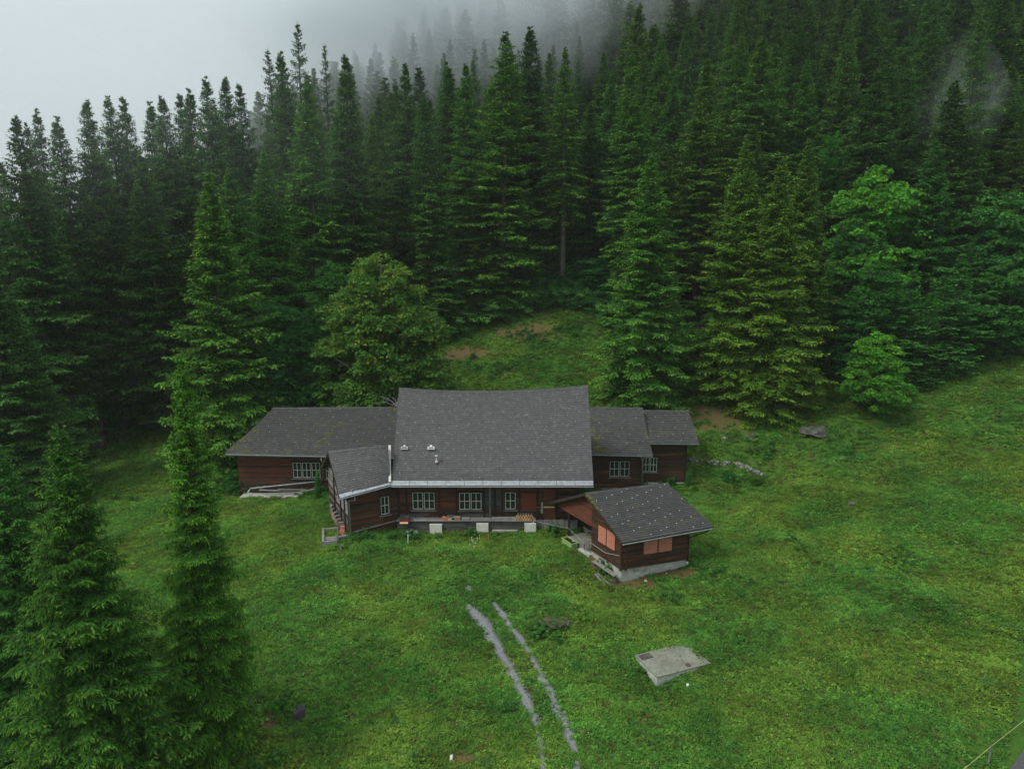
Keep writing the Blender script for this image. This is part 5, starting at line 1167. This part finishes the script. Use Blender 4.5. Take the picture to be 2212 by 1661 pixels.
# undergrowth at the wood's edge and weeds round the houses
def blob_pts(spots, seed):
    rs = np.random.RandomState(seed); X, Y = [], []
    for (px, py), rx_, ry_, n in spots:
        c = onground(px, py); X.append(rs.normal(c.x, rx_, n)); Y.append(rs.normal(c.y, ry_, n))
    return np.concatenate(X), np.concatenate(Y)
SM = npmesh('weed', [tuple(v.co) for v in small['crown'].vertices], [tuple(p.vertices) for p in small['crown'].polygons], M['leaf_green'], [d.value for d in small['crown'].attributes['tint'].data])
wx, wy = blob_pts([((830, 1160), .9, .2, 8), ((900, 1165), 1.0, .15, 6), ((1010, 1160), 1.3, .15, 6), ((1190, 1140), 1.0, .35, 26), ((1240, 1110), .35, .7, 22), ((1245, 1060), .6, .6, 10), ((790, 1168), .6, .3, 8), ((735, 1185), .3, .3, 4), ((690, 1065), .8, .4, 14), ((540, 1060), .8, .6, 18), ((520, 1040), .5, .8, 14),
    ((270, 950), 2.2, 1.6, 26), ((240, 1080), 1, .8, 8), ((1410, 1048), .6, .3, 8), ((1440, 1045), .4, .2, 5), ((1590, 1038), .4, .25, 6), ((1090, 800), 1.2, .9, 20), ((1210, 715), .8, .5, 9), ((1130, 725), 1.0, .5, 10), ((1640, 980), .8, .5, 8), ((1810, 980), .8, .8, 6), ((1840, 860), 1.0, .8, 14), ((1690, 1180), .7, .4, 6), ((1430, 1300), .5, .25, 6), ((1560, 1250), .9, .5, 9), ((1310, 1225), .35, .35, 8), ((600, 1530), .35, .3, 5), ((570, 1660), .5, .3, 5), ((1195, 1375), .6, .3, 10)], 8)
cover('undergrowth', [SM], [1.0], wx, wy, 4, .35, .8)
fx = np.random.RandomState(12).uniform(-60, 70, 2600); fy = fedge(fx) + np.abs(np.random.RandomState(13).normal(0, 3.5, 2600)) - .8
kk = (np.abs(fx) < .8 * fy); cover('undergrowth', [SM], [1.0], fx[kk], fy[kk], 5, .7, 2.2)

# ------------------------------------------------------------------ things in the meadow and round the houses
def rock(name, p, r, seed, label, cat, mat='stone', squash=(1, 1, .6), sub=3, rough=.22, group=None, sink=.25, parent=None):
    import bmesh
    bm = bmesh.new(); bmesh.ops.create_icosphere(bm, subdivisions=sub, radius=1); rs = np.random.RandomState(seed); w = rs.normal(size=(5, 3)) * 1.8; ph = rs.uniform(0, 6, 5)
    pl = rs.normal(size=(6, 3)); pl /= np.linalg.norm(pl, axis=1)[:, None]; dd_ = rs.uniform(.6, .85, 6)
    for v in bm.verts:
        c = np.array(v.co)
        for a_, b_ in zip(pl, dd_):
            e = c @ a_ - b_
            if e > 0: c = c - a_ * e
        c = c * (1 + rough * sum(math.sin(float(c @ w[i]) * 2 + ph[i]) for i in range(5)) / 5); v.co = Vector(c * np.array(squash) * r)
    me = bpy.data.meshes.new(name); bm.to_mesh(me); bm.free(); me.materials.append(M[mat]); o = link(name, me, parent, loc=(p.x, p.y, p.z + r * squash[2] * (1 - sink * 2) * .6))
    if label: tag(o, label, cat, group)
    return o
# dry stone wall: every stone large enough to tell apart is a piece
sw = empty('stone_wall', (0, 0, 0), 'low dry stone retaining wall curving across the grass right of the end shed', 'stone wall')
way = [onground(*p) for p in ((1484, 997), (1520, 1000), (1560, 1004), (1590, 1005), (1612, 1012), (1630, 1022), (1650, 1030))]
rs = random.Random(3); n_ = 0
for i in range(len(way) - 1):
    for k in range(9):
        for r_ in range(2):
            c = way[i].lerp(way[i + 1], (k + rs.random() * .8) / 9); z = T(c.x, c.y) - .02 + r_ * .15; rr = rs.uniform(.07, .22)
            o = rock('stone', Vector((c.x + rs.uniform(-.15, .15), c.y + r_ * .12 + rs.uniform(-.16, .16), z)), rr, n_, None, None, squash=(1.2, .9, .7), sub=1, sink=.3, parent=sw); n_ += 1
            o.rotation_euler = (rs.uniform(-.3, .3), rs.uniform(-.3, .3), rs.uniform(0, 3))
rock('boulder', onground(1757, 938), .85, 5, 'large lichened grey boulder half sunk in the slope at the right of the wall', 'boulder', squash=(1.3, .9, .7), rough=.35, mat='boulder', sink=.32)
rock('boulder', onground(1622, 945), .32, 6, 'small pale rock poking from the reddish grass below the yellowish spruces', 'rock', squash=(1.4, .8, .8))
rock('boulder', onground(1565, 948), .22, 7, 'small dark rock on the slope right of the end shed roof', 'rock', squash=(1.5, .8, .6))
rock('boulder', onground(1195, 1350), .55, 8, 'mossy boulder under the overgrown hump between the track and the slab', 'boulder', squash=(1.4, .8, .5), rough=.35, mat='mossy')
rock('boulder', onground(1170, 1346), .26, 9, 'dark rock at the left foot of the overgrown hump', 'rock', 'boulder', squash=(1.2, .8, .6))
rock('boulder', onground(1220, 1349), .30, 19, 'dark rock at the right foot of the overgrown hump', 'rock', 'boulder', squash=(1.2, .8, .6))
rock('boulder', onground(910, 1402), .13, 10, 'small flat stone in the grass left of the gravel track', 'rock', squash=(1.3, .9, .5))
rock('boulder', onground(1125, 1610), .14, 11, 'brown stone in the grass between the lower wheel tracks', 'rock', mat='terracotta', squash=(1.4, .8, .6))
rock('boulder', onground(1840, 1090), .25, 12, 'dark stone in the rough hummock far right of the hut', 'rock', 'boulder', squash=(1.4, .8, .5))
rock('boulder', onground(975, 1640), .16, 14, 'pale split stone beside the bare soil at the bottom', 'rock', mat='plinth_white', squash=(.5, 1.5, .6))
for i, (px, py, r_) in enumerate(((1355, 1268, .07), (1395, 1255, .10), (1325, 1270, .06), (1415, 1250, .06), (1368, 1276, .05), (1440, 1238, .05), (1310, 1262, .05))):
    rock('pebble', onground(px, py), r_, 30 + i, 'pale loose stone on the bare soil along the hut plinth', 'stone', 'plinth_white' if i % 2 else 'stone', group='loose stones along the hut plinth', sub=2)
def stump(px, py, r, h, seed, label, jag=.35, lean=0):
    p = onground(px, py); rs = random.Random(seed); b = MB(); n = 13; rings = []
    for zf in (-.25, 0, .35, .75, 1):
        ring = []
        for k in range(n):
            t = 6.283 * k / n; rr = r * (1.35 - .35 * min(1, max(zf, 0) * 2)) * (1 + .16 * math.sin(3 * t + seed) + rs.uniform(-.06, .06)); z = h * zf * (1 + (jag * math.sin(2 * t + seed) + rs.uniform(-jag, jag) * .7 if zf == 1 else 0))
            ring.append((rr * math.cos(t) + lean * zf, rr * math.sin(t), z))
        rings.append(ring)
    for a_, c_ in zip(rings[:-1], rings[1:]):
        for k in range(n): b.quad(a_[k], a_[(k + 1) % n], c_[(k + 1) % n], c_[k])
    cx_ = (lean, 0, h * .55)
    for k in range(n): b.quad(rings[-1][k], rings[-1][(k + 1) % n], cx_)
    o = b.build('tree_stump', M['stump']); o.location = p; tag(o, label, 'tree stump')
stump(213, 972, .62, 2.1, 1, 'tall jagged grey stump on the left meadow by the bare-trunked spruces', .3)
stump(546, 1545, .19, .75, 2, 'taller black weathered stump at the lower left, beside the front spruce', .25, .05)
stump(645, 1550, .24, .42, 3, 'short dark stump right of the leafy weeds at the lower left', .25, .08)
def fallen(px0, py0, px1, py1, r, label, mat='wood_grey'):
    a_, b_ = onground(px0, py0), onground(px1, py1); o = MB().tube([a_ + Vector((0, 0, r)), (a_ + b_) / 2 + Vector((0, 0, r * 1.6)), b_ + Vector((0, 0, r))], [r, r * .85, r * .6], 7).build('fallen_log', M[mat], None, True); tag(o, label, 'log')
fallen(1640, 966, 1690, 975, .05, 'thin grey fallen log lying on the slope above the stone wall')
fallen(172, 1035, 205, 1062, .10, 'reddish fallen log between the left spruces', 'bark')
fallen(176, 1050, 210, 1070, .09, 'brown fallen log below the reddish one between the left spruces', 'bark')
# concrete slab with hatch and lid
sz_ = -.70
slab = empty('concrete_slab', (0, 0, 0), 'flat grey concrete slab set in the grass at the lower right, with a metal hatch', 'concrete slab')
def sp(a_, b_, z): q = SLABC + su * a_ + sv * b_; return Vector((q.x, q.y, z))
m = MB(); nsl = 6
m.hexa([sp(a_, b_, z) for a_ in (0, SL) for b_ in (0, SW) for z in (sz_ - .05, sz_)]); m.build('slab_top', M['concrete_slab'], slab)
MB().hexa([sp(a_, b_, z) for a_ in (.025, SL - .025) for b_ in (.025, SW - .02) for z in (-1.6, sz_ - .051)]).build('slab_side', M['slab_side'], slab)
h0 = hitplane(1385, 1418, (0, 0, sz_), Vector((0, 0, 1)))
la = (h0 - SLABC).dot(su); lb_ = (h0 - SLABC).dot(sv)
hb = MB().hexa([sp(a_, b_, z) for a_ in (.10, .68) for b_ in (SW - .48, SW - .10) for z in (sz_, sz_ + .035)]).build('hatch', M['bark'], slab)
for k in range(3): MB().hexa([sp(a_, b_, z) for a_ in (.14, .64) for b_ in (SW - .42 + .1 * k, SW - .39 + .1 * k) for z in (sz_ + .036, sz_ + .05)]).build('hatch_rib', M['wood_weather'], hb)
lp = hitplane(1486, 1436, (0, 0, sz_), Vector((0, 0, 1))); MB().tube([lp + Vector((0, 0, -.01)), lp + Vector((0, 0, .03))], .13, 18).build('drain_lid', M['bark'], slab)
b = MB(); rs = random.Random(9)
for k in range(240):
    a_, b__ = rs.uniform(.1, SL - .1), rs.uniform(.1, SW - .1)
    if rs.random() > .3 + .7 * a_ / SL: continue
    p = sp(a_, b__, sz_ + .002); t = rs.uniform(0, 3.1); L_ = rs.uniform(.015, .06); x = Vector((math.cos(t), math.sin(t), 0)) * L_; y = Vector((-x.y, x.x, 0)) * .4
    b.quad(p - x, p - y, p + x + Vector((0, 0, .008)), p + y)
tag(b.build('litter', M['moss'], slab), kind='stuff')
cp_ = onground(1484, 1484); can = MB().tube([cp_ + Vector((0, 0, .0)), cp_ + Vector((.02, -.02, .10)), cp_ + Vector((.03, -.03, .16))], [.05, .06, .03], 10).tube([cp_ + Vector((-.02, 0, .12)), cp_ + Vector((.07, -.04, .13))], .07, 10)
tag(can.build('tin_can', M['guard'], None, True), 'small bright metal can standing in the grass just below the concrete slab', 'can')
# electric fence posts and wires
def stake(px, py, h, r, mat, label, lean=.02, z=None):
    p = onground(px, py); o = MB().tube([p + Vector((0, 0, -.2)), p + Vector((lean, 0, h))], r, 7).build('fence_post', M[mat]); tag(o, label, 'fence post'); return p + Vector((lean, 0, h))
wtop = stake(2134, 1652, .85, .035, 'bark_grey', 'grey wooden fence post near the road in the bottom right corner', .02)
wa_, wb_ = onground(2212, 1565), onground(2095, 1680)
def wire(pts, r, mat, label, name='wire'):
    o = MB().tube(pts, r, 4, cap=False).build(name, M[mat]); tag(o, label, 'wire'); return o
dv = (Vector((wa_.x, wa_.y, 0)) - Vector((wb_.x, wb_.y, 0))).normalized()
wire([wtop - dv * 3 + Vector((0, 0, -.12)), wtop + Vector((0, 0, -.03)), wtop + dv * 6 + Vector((0, 0, -.05))], .007, 'yellow', 'pale yellow fence wire running diagonally past the post in the corner')
w1 = stake(881, 1178, .75, .018, 'white_paint', 'thin white fence stake in front of the first foundation block', .03)
w2 = stake(1149, 1150, .80, .022, 'white_paint', 'white fence stake in front of the log pile', .10)
w3 = stake(1056, 1170, .5, .016, 'terracotta', 'rusty orange stake below the middle foundation block', 0)
wc_ = Vector((wc.x + .1, wc.y - .1, .25))
wire([wc_, (wc_ + w1) / 2 + Vector((0, 0, -.05)), w1], .004, 'bark', 'slack fence wire between the wing corner and the thin white stake')
wire([w2, Vector((ppx.x, ppx.y - .1, .55)), hs_ + hso * .1 + Vector((0, 0, .25)) ], .008, 'guard', 'fence wire sagging from the white stake to the hut corner')
ka = hs_ + hso * .06 + Vector((0, 0, .62)); kb_ = hc + hso * .06 + Vector((0, 0, .95))
wire([ka, (ka + kb_) / 2 + Vector((0, 0, -.22)), kb_], .008, 'guard', 'cable hanging in a curve along the left side of the hut')
# firewood on the ledge
rs = random.Random(4); base_z = .595
logs = []
x0, x1_ = aty(1111, 1128, 42.6).x, aty(1157, 1128, 42.6).x
def logmesh(r):
    return MB().tube([(0, 0, 0), (0, .38, 0)], r, 9, 0).quad(*[(math.cos(-6.283 * k / 9) * r * .97, -.003, math.sin(-6.283 * k / 9) * r * .97) for k in range(9)], m=1).mesh('firewood_log', [M['bark_grey'], M['log_end']])
LM = [logmesh(r) for r in (.062, .072, .055)]
rows = [8, 7, 6]
for r_, cnt in enumerate(rows):
    for k in range(cnt):
        o = link('firewood_log', LM[rs.randrange(3)]); x = x0 + .07 + (x1_ - x0 - .14) * (k + .5 * r_) / 7.2 ; o.location = (x, 42.53 + r_ * .02 + rs.uniform(0, .03), base_z + .065 + r_ * .115); o.rotation_euler = (rs.uniform(-.03, .03), rs.uniform(0, 6), rs.uniform(-.05, .05))
        tag(o, 'pale-ended firewood log in the %s row of the pile on the ledge' % ('bottom', 'middle', 'top')[r_], 'firewood log', '%s row of firewood logs on the ledge' % ('bottom', 'middle', 'top')[r_])
# boards, bricks and a box on the ledge
def lay(name, x0p, x1p, z0, h, mat, label, cat, y0=42.55, dy=.32, rot=0, group=None):
    a_, b_ = aty(x0p, 1125, 42.6).x, aty(x1p, 1125, 42.6).x; o = MB().box((0, 0, 0), (b_ - a_, dy, h)).build(name, M[mat]); o.location = (a_, y0, base_z + z0); o.rotation_euler[2] = rot; tag(o, label, cat, group); return o
lay('board', 1062, 1112, 0, .11, 'wood_grey', 'thick grey board lying on the ledge left of the firewood', 'board')
lay('board', 1078, 1104, .115, .04, 'wood_grey', 'thin pale board on top of the thick one left of the firewood', 'board', dy=.2)
lay('board', 998, 1014, 0, .10, 'wood_grey', 'grey block lying at the right end of the lumber pile under the second window', 'board')
lay('brick', 955.5, 962, 0, .20, 'terracotta', 'upright reddish brick at the left end of the lumber pile', 'brick', dy=.2)
lay('brick', 963, 967, 0, .17, 'terracotta', 'second reddish brick, beside the upright one on the ledge', 'brick', dy=.2, rot=.1)
lay('board', 968, 994, .14, .05, 'wood_grey', 'weathered board bridging the lumber pile under the second window', 'board', rot=-.03)
lay('board', 968, 976, 0, .135, 'log_end', 'short tan block under the bridging board, left one', 'wood block')
lay('board', 982, 994, 0, .135, 'terracotta', 'short brown block under the bridging board, right one', 'wood block')
lay('board', 966, 979, .195, .04, 'wood_weather', 'dark board end topmost on the lumber pile', 'board', rot=.06)
bx = empty('wooden_box', (aty(863, 1118, 42.4).x, 42.25, .58), 'dark red box with grey lid at the left end of the ledge', 'box')
MB().box((0, 0, 0), (.62, .42, .24)).build('box_body', M['crate_red'], bx); MB().box((-.02, -.02, .245), (.64, .44, .29)).box((.01, .02, .295), (.6, .4, .34)).build('lid', M['wood_weather'], bx); MB().box((.04, -.10, -.05), (.56, -.01, .02)).build('front_strip', M['yellow'], bx)
# green water trough
tp = onground(1231, 1180); tq = empty('water_trough', (tp.x, tp.y, T(tp.x, tp.y) - .03), 'green metal water trough with dark water by the hut porch', 'water trough', rz=-1.05)
L_, W_, Ht = 1.05, .46, .44; b = MB()
for a0_, a1_ in (((-L_/2, -W_/2), (L_/2, -W_/2 + .03)), ((-L_/2, W_/2 - .03), (L_/2, W_/2)), ((-L_/2, -W_/2 + .03), (-L_/2 + .03, W_/2 - .03)), ((L_/2 - .03, -W_/2 + .03), (L_/2, W_/2 - .03))): b.box((*a0_, 0), (*a1_, Ht))
b.build('tub', M['green_metal'], tq)
b = MB()
for a0_, a1_ in (((-L_/2 - .03, -W_/2 - .03), (L_/2 + .03, -W_/2)), ((-L_/2 - .03, W_/2), (L_/2 + .03, W_/2 + .03)), ((-L_/2 - .03, -W_/2), (-L_/2, W_/2)), ((L_/2, -W_/2), (L_/2 + .03, W_/2))): b.box((*a0_, Ht - .05), (*a1_, Ht + .004))
b.build('rim', M['green_metal'], tq); MB().box((-L_/2 + .031, -W_/2 + .031, .30), (L_/2 - .031, W_/2 - .031, .38)).build('water', M['water'], tq)
MB().tube([(.1, .1, .40), (.40, .26, .46)], .04, 8).build('float_pipe', M['wood_grey'], tq)
# bench along the hut's side
bp0 = hc - hf * .0 + hso * .42 - hsd * .05; bp1 = hc + hso * .42 + hsd * 2.0
bn = empty('bench', (0, 0, 0), 'weathered grey plank bench on block legs beside the hut plinth', 'bench'); bz = GH + .42
MB().bar(Vector((bp0.x, bp0.y, bz)), Vector((bp1.x, bp1.y, bz + .05)), .30, .045).build('seat', M['wood_grey'], bn)
for f_ in (.08, .5, .93):
    p = bp0.lerp(bp1, f_); MB().box((p.x - .1, p.y - .09, GH - .1), (p.x + .1, p.y + .09, bz - .025)).build('leg', M['wood_weather'], bn)
for k, (f0, f1, off, lb) in enumerate(((.0, .6, .35, 'longer'), (.15, .6, .52, 'shorter'))):
    p, q = bp0.lerp(bp1, f0) + hso * off, bp0.lerp(bp1, f1) + hso * off; o = MB().bar(Vector((p.x, p.y, T(p.x, p.y) + .05)), Vector((q.x, q.y, T(q.x, q.y) + .07)), .12, .05).build('board', M['wood_grey']); tag(o, lb + ' old board lying on the ground in front of the bench', 'board')
# porch stool of metal bars
ps = hs_ + hf * .3 * 0 + hso * .28 + hsd * .35; st = empty('metal_stand', (ps.x, ps.y, .03), 'small rusty metal stand on the porch floor against the hut wall', 'metal stand')
for dx, dy in ((0, 0), (.3, 0), (0, .25), (.3, .25)): MB().box((dx, dy, 0), (dx + .025, dy + .025, .38)).build('leg', M['bark'], st)
MB().box((-.02, -.02, .38), (.345, .295, .40)).build('stand_top', M['bark_grey'], st)
# cold frame, boards, tiles and post left of the wing
cf = onground(722, 1160); fr_ = empty('cold_frame', (cf.x - .15, cf.y - .1, cf.z), 'open mossy grey wooden frame lying in the grass left of the wing gable', 'cold frame', rz=.25)
MB().box((-.55, -1.1, 0), (-.42, 1.0, .30)).build('side_board', M['wood_grey'], fr_); MB().box((.35, -1.1, 0), (.45, 1.0, .26)).build('side_board', M['wood_weather'], fr_)
MB().box((-.419, -1.1, 0), (.349, -.98, .26)).build('end_board', M['wood_grey'], fr_); MB().box((-.419, .9, 0), (.349, 1.0, .26)).build('end_board', M['wood_grey'], fr_)
for k in range(3): MB().box((-.40, -.9 + .22 * k, .12 + .02 * k), (.33, -.74 + .22 * k, .17 + .02 * k)).build('cross_board', M['wood_grey'], fr_)
for k in range(5):
    p = wc + (wg - wc).normalized() * (.15 + .07 * k) - dW * (.30 + .035 * k); o = MB().box((-.10, -.02, 0), (.10, .02, .52 - .03 * k)).build('roof_tile', M['terracotta']); o.location = (p.x, p.y, T(p.x, p.y)); o.rotation_euler = (R(12), 0, R(-35)); tag(o, 'clay tile in the small stack leaning at the wing corner', 'roof tile', 'clay tiles leaning at the wing corner')
for k in range(4):
    p = wc - dW * .35 + nW * (.05 + .0 * k); o = MB().box((-.38, -.13, 0), (.3, .1, .045)).build('board', M['wood_grey']); o.location = (p.x, p.y, T(p.x, p.y) + .05 + .055 * k); o.rotation_euler[2] = .3 + .08 * k; tag(o, ('lowest', 'second', 'third', 'topmost')[k] + ' board of the little stack at the foot of the wing corner', 'board', 'boards at the wing corner')
p = onground(736, 1190); tag(MB().box((p.x - .05, p.y - .04, p.z - .2), (p.x + .05, p.y + .04, p.z + .42)).build('wooden_post', M['wood_grey']), 'short pale post in the grass below the wing corner', 'post')
for k in range(9):             # split wood along the gable foot
    p = wc.lerp(wg, .18 + .075 * k) - dW * (.20); o = MB().box((-.16, -.07, 0), (.16, .07, .42 + .10 * (k % 3))).build('split_log', M['wood_grey' if k % 3 else 'terracotta']); o.location = (p.x, p.y, T(p.x, p.y) + .02); o.rotation_euler = (0, 0, .2 * k); tag(o, ('grey' if k % 3 else 'reddish') + ' split log in the row at the foot of the wing gable', 'split log', 'split logs along the wing gable')
# dead branches caught on the barn ridge
bq = Sb(.97, .99, .05); b = MB(); rs = random.Random(5)
for k in range(9):
    e = bq + Vector((rs.uniform(-1.8, .2), rs.uniform(-.2, .5), rs.uniform(.1, .9))); b.tube([bq + Vector((rs.uniform(-.3, .1), 0, 0)), (bq + e) / 2 + Vector((0, 0, .25)), e], [.022, .014, .005], 4, cap=False)
tag(b.build('dead_branch', M['wood_grey']), 'bare dead branch caught where the barn ridge meets the big roof', 'branch')
# plants by name
def sm_at(px, py, h, w, label, name, cat, proto=None, col=G_, rz=0):
    p = onground(px, py); return plant(name, proto or bush, p.x, p.y, h, label, cat, None, w, rz, col)
sm_at(515, 1062, 1.9, 1.0, 'leafy green bush against the left end of the barn wall', 'bush', 'bush', col=(.8, 1, .75))
sm_at(688, 1078, 2.3, .5, 'young leafy climber in front of the barn windows', 'bush', 'climbing plant', slimleaf, (.9, 1.2, .8))
sm_at(580, 1062, .8, .8, 'small leafy weed growing by the barn step', 'weed', 'weed', slimleaf, (1.1, 1.1, .8))
sm_at(1487, 1050, 1.5, .8, 'pale grey-green shrub at the right corner of the end shed', 'bush', 'bush', slimleaf, (1.1, 1.1, 1.2))
sm_at(1500, 1060, .55, .8, 'yellow-green weed at the foot of the pale shrub', 'weed', 'weed', bush, (1.5, 1.3, .6))
sm_at(891, 1160, .62, 1.2, 'silvery grey plant beside the thin white stake', 'weed', 'weed', small, (3.2, 1.9, 6))
sm_at(583, 1535, .45, .9, 'bright leafy weed right of the taller black stump', 'weed', 'weed', small, (1.1, 1.2, .8))
sm_at(612, 1545, .70, .9, 'larger leafy weed between the two dark stumps', 'weed', 'weed', small, (1.2, 1.25, .75))
sm_at(1575, 1040, .7, 1.3, 'bluish green bush on the grass below the stone wall', 'bush', 'bush', bush, (.5, .9, 1.1))
sm_at(1635, 1045, .6, 1.6, 'low fern-like bush at the lower end of the stone wall', 'bush', 'bush', bush, (1, 1, .6))
sm_at(1212, 722, 1.0, 1.0, 'tiny spruce on the grass at the upper edge of the meadow', 'young_fir', 'young fir', PR['young'][1], (.8, 1.1, .9))
sm_at(1022, 775, .7, 1.0, 'very small shrub dotting the meadow right of the maple', 'bush', 'bush', bush, (.7, .9, .8))
# white flowers
b = MB(); fpos = [onground(px, py) for px, py in ((1019, 1170), (1026, 1164), (1031, 1172), (1022, 1178), (1036, 1166), (1028, 1182), (1015, 1184), (1024, 1190), (1033, 1160), (1020, 1175))]
for p in fpos: b.tube([p, p + Vector((0, 0, .30))], .006, 4).quad(*[p + Vector((math.cos(t) * .03, math.sin(t) * .03, .31)) for t in (0, 1.05, 2.1, 3.14, 4.19, 5.24)])
tag(b.build('flowers', M['flower_white']), kind='stuff')
rs = np.random.RandomState(4); b = MB()
for k in range(150):
    y = rs.uniform(22, 50); x = rs.uniform(-.3, .7) * y
    if any(inpoly(np.array([x]), np.array([y]), f)[0] for f in FOOT) or y > fedge(x) - 2: continue
    z = T(x, y) + .12; r = rs.uniform(.012, .028); b.quad(*[(x + math.cos(t) * r, y + math.sin(t) * r, z) for t in (0, 1.57, 3.14, 4.71)])
tag(b.build('flowers', M['flower_white']), kind='stuff')
